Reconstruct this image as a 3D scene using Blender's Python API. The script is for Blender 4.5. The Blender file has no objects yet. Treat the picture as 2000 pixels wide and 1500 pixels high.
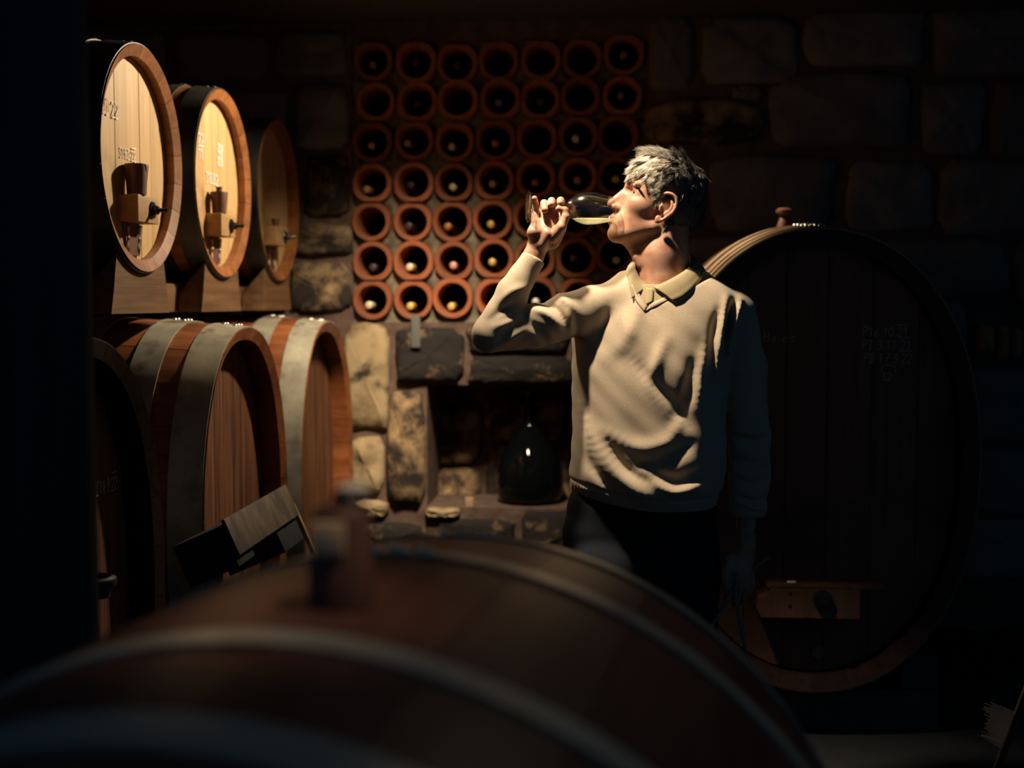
import bpy, bmesh, math, random
import numpy as np
from mathutils import Vector, Matrix
random.seed(7); rng = np.random.default_rng(11)
S = bpy.context.scene
COL = S.collection
PI = math.pi

# ------------------------------------------------------------------ camera, world, lights, exposure
CZ = 1.39; YAW = math.radians(4.35); PIT = math.radians(3.66); FPX = 2500.0
FWD = Vector((-math.sin(YAW)*math.cos(PIT), math.cos(YAW)*math.cos(PIT), -math.sin(PIT)))
RGT = Vector((math.cos(YAW), math.sin(YAW), 0))
UPV = RGT.cross(FWD)
CAM = Vector((0, 0, CZ))
def ray(px, py): return FWD + RGT*((px-1000)/FPX) + UPV*((750-py)/FPX)
def at_d(px, py, d): return CAM + ray(px, py)*d
def at_X(px, py, X): r = ray(px, py); return CAM + r*(X/r.x)
def at_Y(px, py, Y): r = ray(px, py); return CAM + r*(Y/r.y)

cd = bpy.data.cameras.new('camera'); cam = bpy.data.objects.new('camera', cd); COL.objects.link(cam)
cam.location = CAM; cam.rotation_euler = (PI/2-PIT, 0, YAW)
cd.sensor_width = 36; cd.lens = 36*FPX/2000; cd.clip_start = 0.05
cd.dof.use_dof = True; cd.dof.focus_distance = 3.17; cd.dof.aperture_fstop = 2.1
S.camera = cam
S.view_settings.view_transform = 'Standard'; S.view_settings.look = 'None'
S.view_settings.exposure = 0.0; S.view_settings.gamma = 1.0; S.view_settings.use_curve_mapping = False
S.cycles.use_denoising = True
S.cycles.caustics_reflective = False; S.cycles.caustics_refractive = False
S.cycles.max_bounces = 8

w = bpy.data.worlds.new('blue_fill'); S.world = w; w.use_nodes = True
bg = w.node_tree.nodes['Background']; bg.inputs[0].default_value = (0.16, 0.43, 0.78, 1); bg.inputs[1].default_value = 0.062  # added blue fill lifting the blacks all round, from no real source

def spot(name, loc, target, energy, size_deg, blend, col, radius=0.06):
    l = bpy.data.lights.new(name, 'SPOT'); l.energy = energy; l.spot_size = math.radians(size_deg); l.spot_blend = blend
    l.color = col; l.shadow_soft_size = radius
    o = bpy.data.objects.new(name, l); COL.objects.link(o); o.location = loc
    o.rotation_euler = (Vector(target)-Vector(loc)).to_track_quat('-Z', 'Y').to_euler(); return o
WARM = (1.0, 0.80, 0.55)
spot('key_lamp', (-0.36, 2.97, 2.54), (-0.02, 3.08, 1.50), 190, 46, 1.0, (1.0, 0.82, 0.60), 0.04)
spot('side_fill', (-0.90, 3.50, 2.35), (0.04, 3.15, 1.22), 55, 32, 0.9, (1.0, 0.80, 0.56), 0.05)  # added fill for the sweater's left side, not a fixture of the cellar
spot('barrel_lamp', (-0.25, 4.65, 2.5), (-1.30, 3.86, 1.72), 190, 86, 0.85, WARM, 0.05)
spot('cask_fill', (-0.05, 4.50, 2.5), (0.30, 4.45, 1.55), 300, 48, 0.9, WARM, 0.04)  # added spot to brighten the top hoops of the cask
spot('front_fill', (0.35, 0.95, 2.5), (-0.237, 1.09, 1.23), 26, 14, 1.0, WARM, 0.05)  # added narrow fill aimed at the tag on the bung tap
spot('foreground_fill', (0.50, 1.98, 2.52), (0.14, 1.25, 1.1), 4.2, 40, 1.0, WARM, 0.04)  # added weak fill over the foreground barrel, not a passage light
def strip(name, loc, target, energy, w_, h_, spread, col):
    l = bpy.data.lights.new(name, 'AREA'); l.shape = 'RECTANGLE'; l.size = w_; l.size_y = h_; l.energy = energy; l.color = col; l.spread = math.radians(spread)
    o = bpy.data.objects.new(name, l); COL.objects.link(o); o.location = loc
    o.rotation_euler = (Vector(target)-Vector(loc)).to_track_quat('-Z', 'Y').to_euler(); return o
strip('wall_strip_lamp', (-0.50, 4.2, 2.42), (-0.92, 5.5, 0.62), 9.0, 0.05, 0.30, 62, WARM)

# ------------------------------------------------------------------ materials
def mat(name, base, rough=0.6, metal=0.0, spec=0.3):
    m = bpy.data.materials.new(name); m.use_nodes = True
    b = m.node_tree.nodes['Principled BSDF']
    b.inputs['Base Color'].default_value = (*base, 1); b.inputs['Roughness'].default_value = rough
    b.inputs['Metallic'].default_value = metal; b.inputs['Specular IOR Level'].default_value = spec
    return m
def nodes(m): return m.node_tree.nodes, m.node_tree.links, m.node_tree.nodes['Principled BSDF']
def noise_mat(name, c1, c2, scale=(8, 8, 8), nscale=1.0, rough=0.7, bump=0.3, dist=0.01, metal=0.0, spec=0.4,
              lo=0.35, hi=0.65, detail=6.0, vary=0.0, second=None, rough2=None):
    m = mat(name, c1, rough, metal, spec); N, L, b = nodes(m)
    tc = N.new('ShaderNodeTexCoord'); mp = N.new('ShaderNodeMapping'); mp.inputs['Scale'].default_value = scale
    L.new(tc.outputs['Object'], mp.inputs['Vector'])
    n = N.new('ShaderNodeTexNoise'); n.inputs['Scale'].default_value = nscale; n.inputs['Detail'].default_value = detail
    n.inputs['Roughness'].default_value = 0.62
    L.new(mp.outputs[0], n.inputs['Vector'])
    cr = N.new('ShaderNodeValToRGB'); e = cr.color_ramp.elements
    e[0].position = lo; e[0].color = (*c1, 1); e[1].position = hi; e[1].color = (*c2, 1)
    L.new(n.outputs['Fac'], cr.inputs[0]); out = cr.outputs[0]
    if second:   # (colour, scale, lo, hi) blotches with a shape of their own
        n2 = N.new('ShaderNodeTexNoise'); n2.inputs['Scale'].default_value = second[1]; n2.inputs['Detail'].default_value = 4
        L.new(tc.outputs['Object'], n2.inputs['Vector'])
        r2 = N.new('ShaderNodeMapRange'); r2.inputs['From Min'].default_value = second[2]; r2.inputs['From Max'].default_value = second[3]
        L.new(n2.outputs['Fac'], r2.inputs[0])
        mx = N.new('ShaderNodeMix'); mx.data_type = 'RGBA'; L.new(r2.outputs[0], mx.inputs['Factor'])
        L.new(out, mx.inputs['A']); mx.inputs['B'].default_value = (*second[0], 1); out = mx.outputs['Result']
    if vary:
        oi = N.new('ShaderNodeObjectInfo'); mr = N.new('ShaderNodeMapRange')
        mr.inputs['To Min'].default_value = 1-vary; mr.inputs['To Max'].default_value = 1+vary
        L.new(oi.outputs['Random'], mr.inputs[0])
        h = N.new('ShaderNodeHueSaturation'); L.new(mr.outputs[0], h.inputs['Value']); L.new(out, h.inputs['Color']); out = h.outputs[0]
    L.new(out, b.inputs['Base Color'])
    if bump:
        bm = N.new('ShaderNodeBump'); bm.inputs['Strength'].default_value = bump; bm.inputs['Distance'].default_value = dist
        L.new(n.outputs['Fac'], bm.inputs['Height']); L.new(bm.outputs[0], b.inputs['Normal'])
    return m
M = {}
def facing(N, L, lo, hi):
    a = N.new('ShaderNodeLayerWeight'); a.inputs['Blend'].default_value = .5; p = N.new('ShaderNodeMath'); p.operation = 'POWER'; p.inputs[1].default_value = 2.6
    L.new(a.outputs['Facing'], p.inputs[0]); r = N.new('ShaderNodeMapRange'); r.inputs['To Min'].default_value = lo; r.inputs['To Max'].default_value = hi
    L.new(p.outputs[0], r.inputs[0]); return r
M['oak_head'] = noise_mat('pale_oak_boards', (.46, .29, .125), (.62, .42, .20), (26, 26, 1.6), 1, .55, .12, .002, lo=.3, hi=.7, vary=.12, second=((.30, .17, .06), 5, .56, .74))
M['oak_rim'] = noise_mat('orange_oak_staves', (.20, .070, .024), (.32, .125, .043), (30, 2.2, 30), 1, .42, .15, .002, vary=.22)
M['oak_red'] = noise_mat('red_brown_staves', (.17, .048, .016), (.32, .115, .04), (22, 2.0, 22), 1, .45, .25, .003, vary=.15, second=((.10, .035, .015), 7, .5, .75))
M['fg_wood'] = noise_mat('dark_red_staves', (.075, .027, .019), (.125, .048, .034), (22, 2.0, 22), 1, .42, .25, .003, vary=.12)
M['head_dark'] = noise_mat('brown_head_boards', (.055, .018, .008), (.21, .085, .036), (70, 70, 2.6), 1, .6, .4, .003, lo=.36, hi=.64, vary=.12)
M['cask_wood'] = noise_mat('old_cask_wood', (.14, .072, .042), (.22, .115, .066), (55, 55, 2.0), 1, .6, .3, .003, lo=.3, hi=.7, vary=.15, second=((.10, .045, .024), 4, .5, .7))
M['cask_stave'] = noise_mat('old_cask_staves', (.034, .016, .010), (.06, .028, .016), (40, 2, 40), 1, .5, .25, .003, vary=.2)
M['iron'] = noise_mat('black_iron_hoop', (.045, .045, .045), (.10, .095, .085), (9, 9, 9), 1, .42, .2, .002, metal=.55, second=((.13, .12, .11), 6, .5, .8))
M['zinc'] = noise_mat('galvanised_hoop', (.30, .285, .225), (.48, .455, .36), (10, 10, 10), 1, .45, .15, .002, metal=.2, detail=8, second=((.14, .10, .07), 11, .55, .72))
M['dull_hoop'] = noise_mat('dull_dark_hoop', (.36, .34, .28), (.52, .49, .40), (10, 10, 10), 1, .35, .1, .002, metal=.4)
M['brass_hoop'] = noise_mat('warm_hoop', (.24, .155, .08), (.36, .25, .145), (10, 10, 10), 1, .35, .15, .002, metal=.5)
M['rivet'] = mat('rivet_steel', (.6, .58, .5), .28, .9)
M['steel_dark'] = mat('dark_bolt_steel', (.07, .07, .07), .3, .9)
M['chalk'] = mat('chalk', (.95, .92, .84), .9)
M['chalk_dim'] = mat('darker_chalk', (.62, .55, .48), .9)  # darker chalk tone for the cask and two other barrels
M['bung'] = noise_mat('dark_stained_bung_wood', (.085, .035, .022), (.15, .062, .038), (60, 60, 4), 1, .55, .3, .002)
M['block'] = noise_mat('crossbar_oak', (.30, .17, .07), (.42, .26, .12), (6, 40, 40), 1, .6, .3, .002)
M['plankgrey'] = noise_mat('weathered_plank', (.045, .036, .03), (.13, .095, .065), (18, 18, 4), 1, .65, .5, .004, detail=8)
M['beam'] = noise_mat('cellar_beam_wood', (.10, .048, .02), (.19, .10, .045), (30, 2, 30), 1, .6, .4, .004)
M['black_wood'] = noise_mat('dark_timber', (.08, .075, .07), (.12, .11, .10), (30, 30, 2), 1, .9, .3, .004, spec=.1)  # even dark timber tone for ceiling, cradles and chocks
M['post'] = noise_mat('black_timber', (.030, .032, .036), (.045, .047, .05), (30, 30, 2), 1, .9, .3, .004, spec=.05)  # even near-black tone for post, partition and clamp blocks
M['clay'] = noise_mat('terracotta', (.30, .085, .038), (.42, .135, .06), (14, 14, 14), 1, .8, .25, .003, vary=.28, second=((.22, .10, .06), 9, .55, .75))
M['mortar'] = noise_mat('lime_mortar', (.13, .11, .075), (.28, .24, .165), (12, 12, 12), 1, .95, .7, .012, detail=8)
M['mortar_wall'] = noise_mat('wall_mortar', (.085, .054, .042), (.17, .11, .085), (14, 14, 14), 1, .95, .8, .012, detail=9)
M['stone'] = noise_mat('sandstone', (.03, .022, .018), (.40, .27, .145), (7, 7, 7), 1, .92, .9, .018, detail=9, lo=.45, hi=.66, vary=.25)
M['stone_dark'] = noise_mat('grey_stone', (.14, .135, .13), (.24, .21, .185), (7, 7, 7), 1, .92, .8, .018, detail=9, vary=.25)  # neutral grey tone for most wall stones and the side wall
M['stone_black'] = noise_mat('dark_sandstone', (.018, .015, .014), (.30, .19, .10), (9, 9, 9), 1, .92, .9, .018, detail=10, lo=.55, hi=.74, vary=.15)  # darker speckled sandstone for lintel and lower courses
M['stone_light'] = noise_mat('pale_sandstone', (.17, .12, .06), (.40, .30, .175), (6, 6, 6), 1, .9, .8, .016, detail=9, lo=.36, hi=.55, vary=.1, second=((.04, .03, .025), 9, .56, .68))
M['lit_brown_brick'] = noise_mat('lit_brown_brick', (.42, .20, .09), (.65, .34, .16), (9, 9, 9), 1, .9, .6, .01)  # brown bricks, with the light on them put into a brighter colour
M['floor'] = noise_mat('dark_stone_floor', (.016, .019, .023), (.028, .03, .034), (4, 4, 4), 1, .85, .6, .01)  # near-black stone tone, slightly mottled
M['bottle'] = mat('dark_bottle_glass', (.008, .010, .010), .15)
M['demijohn'] = mat('dark_demijohn_glass', (.003, .004, .005), .05, 0, .25)
for k, c in dict(gold=(.85, .58, .18), cream=(.95, .85, .55), tan=(.60, .36, .16), white=(.98, .95, .86), dim=(.09, .06, .06), rust=(.55, .22, .08), pink=(.9, .42, .36), grey=(.25, .24, .25)).items():
    M['cap_'+k] = mat('capsule_'+k, c, .38, .15)
M['cloth_black'] = noise_mat('navy_trouser_cloth', (.014, .017, .022), (.02, .024, .03), (300, 300, 300), 1, .95, .1, .001, spec=.1)
M['rubber'] = mat('black_rubber', (.03, .03, .032), .4)
M['hose'] = mat('grey_hose', (.22, .19, .18), .5)
M['broom'] = mat('dark_broom_wood', (.05, .045, .045), .8)
M['leather'] = mat('black_leather', (.03, .027, .025), .5)
M['shirt'] = noise_mat('olive_polo_cotton', (.34, .27, .155), (.38, .30, .18), (400, 400, 400), 1, .95, .15, .001, spec=.1)
# knit with fine stitches
m = mat('beige_knit', (.52, .43, .31), .95, 0, .15); N, L, b = nodes(m)
tc = N.new('ShaderNodeTexCoord'); mp = N.new('ShaderNodeMapping'); mp.inputs['Scale'].default_value = (760, 760, 520); L.new(tc.outputs['Object'], mp.inputs['Vector'])
n = N.new('ShaderNodeTexNoise'); n.inputs['Scale'].default_value = 1; n.inputs['Detail'].default_value = 3; L.new(mp.outputs[0], n.inputs['Vector'])
cr = N.new('ShaderNodeValToRGB'); cr.color_ramp.elements[0].position = .3; cr.color_ramp.elements[0].color = (.41, .318, .218, 1)
cr.color_ramp.elements[1].position = .7; cr.color_ramp.elements[1].color = (.59, .478, .345, 1); L.new(n.outputs['Fac'], cr.inputs[0]); L.new(cr.outputs[0], b.inputs['Base Color'])
bm_ = N.new('ShaderNodeBump'); bm_.inputs['Strength'].default_value = .3; bm_.inputs['Distance'].default_value = .0012; L.new(n.outputs['Fac'], bm_.inputs['Height']); L.new(bm_.outputs[0], b.inputs['Normal'])
b.inputs['Sheen Weight'].default_value = .15
M['knit'] = m
m = mat('skin', (.50, .27, .18), .46, 0, .45); N, L, b = nodes(m)
tc = N.new('ShaderNodeTexCoord'); n = N.new('ShaderNodeTexNoise'); n.inputs['Scale'].default_value = 28; n.inputs['Detail'].default_value = 5; L.new(tc.outputs['Object'], n.inputs['Vector'])
cr = N.new('ShaderNodeValToRGB'); cr.color_ramp.elements[0].position = .35; cr.color_ramp.elements[0].color = (.40, .18, .11, 1)
cr.color_ramp.elements[1].position = .65; cr.color_ramp.elements[1].color = (.56, .32, .21, 1); L.new(n.outputs['Fac'], cr.inputs[0]); L.new(cr.outputs[0], b.inputs['Base Color'])
n2 = N.new('ShaderNodeTexNoise'); n2.inputs['Scale'].default_value = 420; n2.inputs['Detail'].default_value = 4; L.new(tc.outputs['Object'], n2.inputs['Vector'])
bm_ = N.new('ShaderNodeBump'); bm_.inputs['Strength'].default_value = .25; bm_.inputs['Distance'].default_value = .0012; L.new(n2.outputs['Fac'], bm_.inputs['Height']); L.new(bm_.outputs[0], b.inputs['Normal'])
b.inputs['Subsurface Weight'].default_value = .12; b.inputs['Subsurface Radius'].default_value = (.01, .004, .002); b.inputs['Subsurface Scale'].default_value = .5
M['skin'] = m
M['lips'] = mat('lips', (.42, .17, .13), .4)
M['eye_white'] = mat('eye_white', (.42, .38, .34), .15)
M['iris'] = mat('dark_iris', (.05, .035, .025), .1)
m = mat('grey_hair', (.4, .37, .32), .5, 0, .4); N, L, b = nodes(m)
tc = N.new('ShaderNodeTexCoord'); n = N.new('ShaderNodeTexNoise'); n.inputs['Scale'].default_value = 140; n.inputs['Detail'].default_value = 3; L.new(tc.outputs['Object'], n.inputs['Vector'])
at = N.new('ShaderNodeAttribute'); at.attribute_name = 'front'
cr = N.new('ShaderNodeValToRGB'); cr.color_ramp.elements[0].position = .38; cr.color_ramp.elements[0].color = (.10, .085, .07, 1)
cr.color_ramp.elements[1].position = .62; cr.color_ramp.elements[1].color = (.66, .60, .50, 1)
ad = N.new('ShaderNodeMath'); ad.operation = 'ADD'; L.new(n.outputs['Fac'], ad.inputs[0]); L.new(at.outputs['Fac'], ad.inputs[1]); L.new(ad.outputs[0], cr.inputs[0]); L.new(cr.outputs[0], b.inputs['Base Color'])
M['hair'] = m
m = mat('clear_glass', (1, 1, 1), 0.0); N, L, b = nodes(m); N.remove(b)   # thin clear glass: passes light straight, mirrors at grazing angles
lw = facing(N, L, .09, .75); tp = N.new('ShaderNodeBsdfTransparent'); tp.inputs[0].default_value = (.965, .97, .96, 1)
gl = N.new('ShaderNodeBsdfGlossy'); gl.inputs['Roughness'].default_value = .13; mx = N.new('ShaderNodeMixShader')
L.new(lw.outputs[0], mx.inputs[0]); L.new(tp.outputs[0], mx.inputs[1]); L.new(gl.outputs[0], mx.inputs[2]); L.new(mx.outputs[0], N['Material Output'].inputs[0])
M['glass'] = m
m = mat('white_wine', (.93, .86, .40), 0.02); N, L, b = nodes(m); N.remove(b)
lw = facing(N, L, .02, .2); tp = N.new('ShaderNodeBsdfTransparent'); tp.inputs[0].default_value = (1, .99, .90, 1)
tl = N.new('ShaderNodeBsdfTranslucent'); tl.inputs[0].default_value = (1, .97, .66, 1); gl = N.new('ShaderNodeBsdfGlossy'); gl.inputs['Roughness'].default_value = .05
m1 = N.new('ShaderNodeMixShader'); m1.inputs[0].default_value = .27; mx = N.new('ShaderNodeMixShader')
L.new(tp.outputs[0], m1.inputs[1]); L.new(tl.outputs[0], m1.inputs[2]); L.new(lw.outputs[0], mx.inputs[0]); L.new(m1.outputs[0], mx.inputs[1]); L.new(gl.outputs[0], mx.inputs[2]); L.new(mx.outputs[0], N['Material Output'].inputs[0])
M['wine'] = m

# ------------------------------------------------------------------ helpers
def tag(o, label=None, cat=None, group=None, kind=None):
    if label: o['label'] = label
    if cat: o['category'] = cat
    if group: o['group'] = group
    if kind: o['kind'] = kind
    return o
def obj(name, me, m=None, parent=None):
    o = bpy.data.objects.new(name, me); COL.objects.link(o)
    if m is not None and len(me.materials) == 0: me.materials.append(m)
    if parent is not None: o.parent = parent
    return o
def empty(name, loc=(0, 0, 0), rz=0, **k):
    o = bpy.data.objects.new(name, None); COL.objects.link(o); o.location = loc; o.rotation_euler = (0, 0, rz)
    o.empty_display_size = .05; return tag(o, **k)
def mesh(name, v, f, smooth=None):
    me = bpy.data.meshes.new(name); me.from_pydata([tuple(p) for p in v], [], f); me.update()
    if smooth is not None: me.shade_smooth(); me.set_sharp_from_angle(angle=math.radians(smooth))
    return me
def bmm(name, bm, smooth=None):
    bmesh.ops.recalc_face_normals(bm, faces=bm.faces)
    me = bpy.data.meshes.new(name); bm.to_mesh(me); bm.free()
    if smooth is not None: me.shade_smooth(); me.set_sharp_from_angle(angle=math.radians(smooth))
    return me
def box_bm(bm, lo, hi, mtx=None, bev=0.0):
    r = bmesh.ops.create_cube(bm, size=1.0); vs = r['verts']
    for v in vs:
        v.co = Vector([(lo[i]+hi[i])/2 + v.co[i]*(hi[i]-lo[i]) for i in range(3)])
    if bev:
        es = list({e for v in vs for e in v.link_edges})
        rr = bmesh.ops.bevel(bm, geom=es, offset=bev, segments=2, affect='EDGES', profile=.6); vs = list({v for f in rr['faces'] for v in f.verts} | {v for v in vs if v.is_valid})
    if mtx is not None:
        for v in vs: v.co = mtx @ v.co
def box_me(name, lo, hi, mtx=None, bev=0.004):
    bm = bmesh.new(); box_bm(bm, lo, hi, mtx, bev); return bmm(name, bm, 35)
def lathe(name, prof, seg=32, axis='z', smooth=40, cap=True):
    v, f = [], []
    n = len(prof)
    for (r, h) in prof:
        for i in range(seg):
            a = 2*PI*i/seg; c, s = math.cos(a)*r, math.sin(a)*r
            v.append({'z': (c, s, h), 'x': (h, c, s), 'y': (c, h, s)}[axis])
    for j in range(n-1):
        for i in range(seg):
            k = (i+1) % seg; f.append((j*seg+i, j*seg+k, (j+1)*seg+k, (j+1)*seg+i))
    if cap:
        if prof[0][0] > 1e-6: f.append(tuple(range(seg)))
        if prof[-1][0] > 1e-6: f.append(tuple(range((n-1)*seg, n*seg)))
    bm = bmesh.new(); me = mesh(name, v, f); bm.from_mesh(me); bpy.data.meshes.remove(me)
    bmesh.ops.remove_doubles(bm, verts=bm.verts, dist=1e-6)
    return bmm(name, bm, smooth)
def tube_pts(pts, rad, seg=8):
    """polyline tube -> verts, faces"""
    P = [Vector(p) for p in pts]; v, f = [], []; n = len(P)
    rr = rad if hasattr(rad, '__len__') else [rad]*n
    up = Vector((0, 0, 1))
    for i, p in enumerate(P):
        t = (P[min(i+1, n-1)]-P[max(i-1, 0)]).normalized()
        s = t.cross(up if abs(t.z) < .95 else Vector((1, 0, 0))).normalized(); u = s.cross(t)
        for k in range(seg):
            a = 2*PI*k/seg; v.append(p + (s*math.cos(a)+u*math.sin(a))*rr[i])
    for i in range(n-1):
        for k in range(seg):
            q = (k+1) % seg; f.append((i*seg+k, i*seg+q, (i+1)*seg+q, (i+1)*seg+k))
    f.append(tuple(range(seg))[::-1]); f.append(tuple(range((n-1)*seg, n*seg)))
    return v, f
def spline(pts, n=8):
    P = [Vector(p) for p in pts]; out = []
    for i in range(len(P)-1):
        p0, p1, p2, p3 = P[max(i-1, 0)], P[i], P[i+1], P[min(i+2, len(P)-1)]
        for k in range(n):
            t = k/n
            out.append(.5*((2*p1)+(p2-p0)*t+(2*p0-5*p1+4*p2-p3)*t*t+(3*p1-p0-3*p2+p3)*t**3))
    out.append(P[-1]); return out

# chalk handwriting: strokes in a unit cell, drawn as thin flattened ribs
GL = {'0': [[(.3, 1), (.05, .7), (.05, .3), (.3, 0), (.55, .3), (.55, .7), (.3, 1)]],
 '1': [[(.1, .75), (.35, 1), (.35, 0)]],
 '2': [[(.05, .8), (.3, 1), (.55, .8), (.5, .55), (.05, 0), (.6, .02)]],
 '3': [[(.05, .95), (.5, .95), (.25, .55), (.55, .35), (.45, .05), (.05, .05)]],
 '4': [[(.4, 1), (.05, .4), (.6, .4)], [(.45, .65), (.45, 0)]],
 '6': [[(.5, 1), (.1, .5), (.1, .15), (.3, 0), (.55, .2), (.4, .45), (.12, .35)]],
 '7': [[(.05, 1), (.6, 1), (.25, 0)], [(.15, .5), (.5, .5)]],
 '8': [[(.3, .52), (.08, .75), (.3, 1), (.52, .78), (.08, .25), (.3, 0), (.55, .25), (.3, .52)]],
 '9': [[(.5, .7), (.3, .5), (.08, .75), (.3, 1), (.52, .75), (.4, 0)]],
 'P': [[(.1, 0), (.1, 1), (.5, .95), (.5, .6), (.1, .5)]],
 'I': [[(.25, 0), (.25, 1)], [(.05, 1), (.45, 1)], [(.05, 0), (.45, 0)]],
 'W': [[(.15, 0), (.15, 1)], [(.4, 0), (.4, 1)], [(0, 1), (.55, 1)], [(0, 0), (.55, 0)]],
 'S': [[(.5, .85), (.3, 1), (.08, .8), (.5, .3), (.3, 0), (.05, .12)]],
 'D': [[(.1, 0), (.1, 1), (.4, .9), (.55, .5), (.4, .1), (.1, 0)]],
 'H': [[(.1, 0), (.1, 1)], [(.5, 0), (.5, 1)], [(.1, .5), (.5, .5)]],
 'o': [[(.3, .5), (.1, .25), (.3, 0), (.5, .25), (.3, .5)], [(.15, .72), (.2, .74)], [(.4, .72), (.45, .74)]],
 's': [[(.45, .45), (.2, .5), (.15, .3), (.45, .2), (.3, 0), (.1, .05)]],
 '.': [[(.1, 0), (.16, .05)]], '-': [[(.1, .5), (.5, .5)]],
 'u': [[(0, .1), (.2, .45), (.6, .5), (.95, .3), (1, .05)]], ' ': []}
def writing(parent, text, x, z, h, y, m, over=None, name='chalk_writing', slant=.1, w=.0022, adv=.68, n=3):
    """text on the head: local x to the right, z up, surface at local y"""
    v, f = [], []; cx = x
    def stroke(pl):
        nonlocal v, f
        sp = spline([(p[0], p[1], 0) for p in pl], n) if len(pl) > 2 else [Vector((*p, 0)) for p in pl]
        P = [(q.x, y, q.y) for q in sp]
        tv, tf = tube_pts(P, w*.5, 4); b0 = len(v)
        v += [(a.x, y+(a.y-y)*.5, a.z) for a in tv]; f += [tuple(i+b0 for i in q) for q in tf]
    for ch in text:
        for pl in GL[ch]:
            stroke([(cx + (p[0]+slant*p[1])*h*.9 + random.uniform(-.01, .01)*h, z + p[1]*h*random.uniform(.96, 1.04)) for p in pl])
        cx += h*(.3 if ch in '.' else .35 if ch == ' ' else adv)
    if over: stroke([(x+over[0]*(cx-x), z+h*1.28), (x+over[1]*(cx-x), z+h*1.32)])
    return obj(name, mesh(name, v, f), m, parent)

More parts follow.
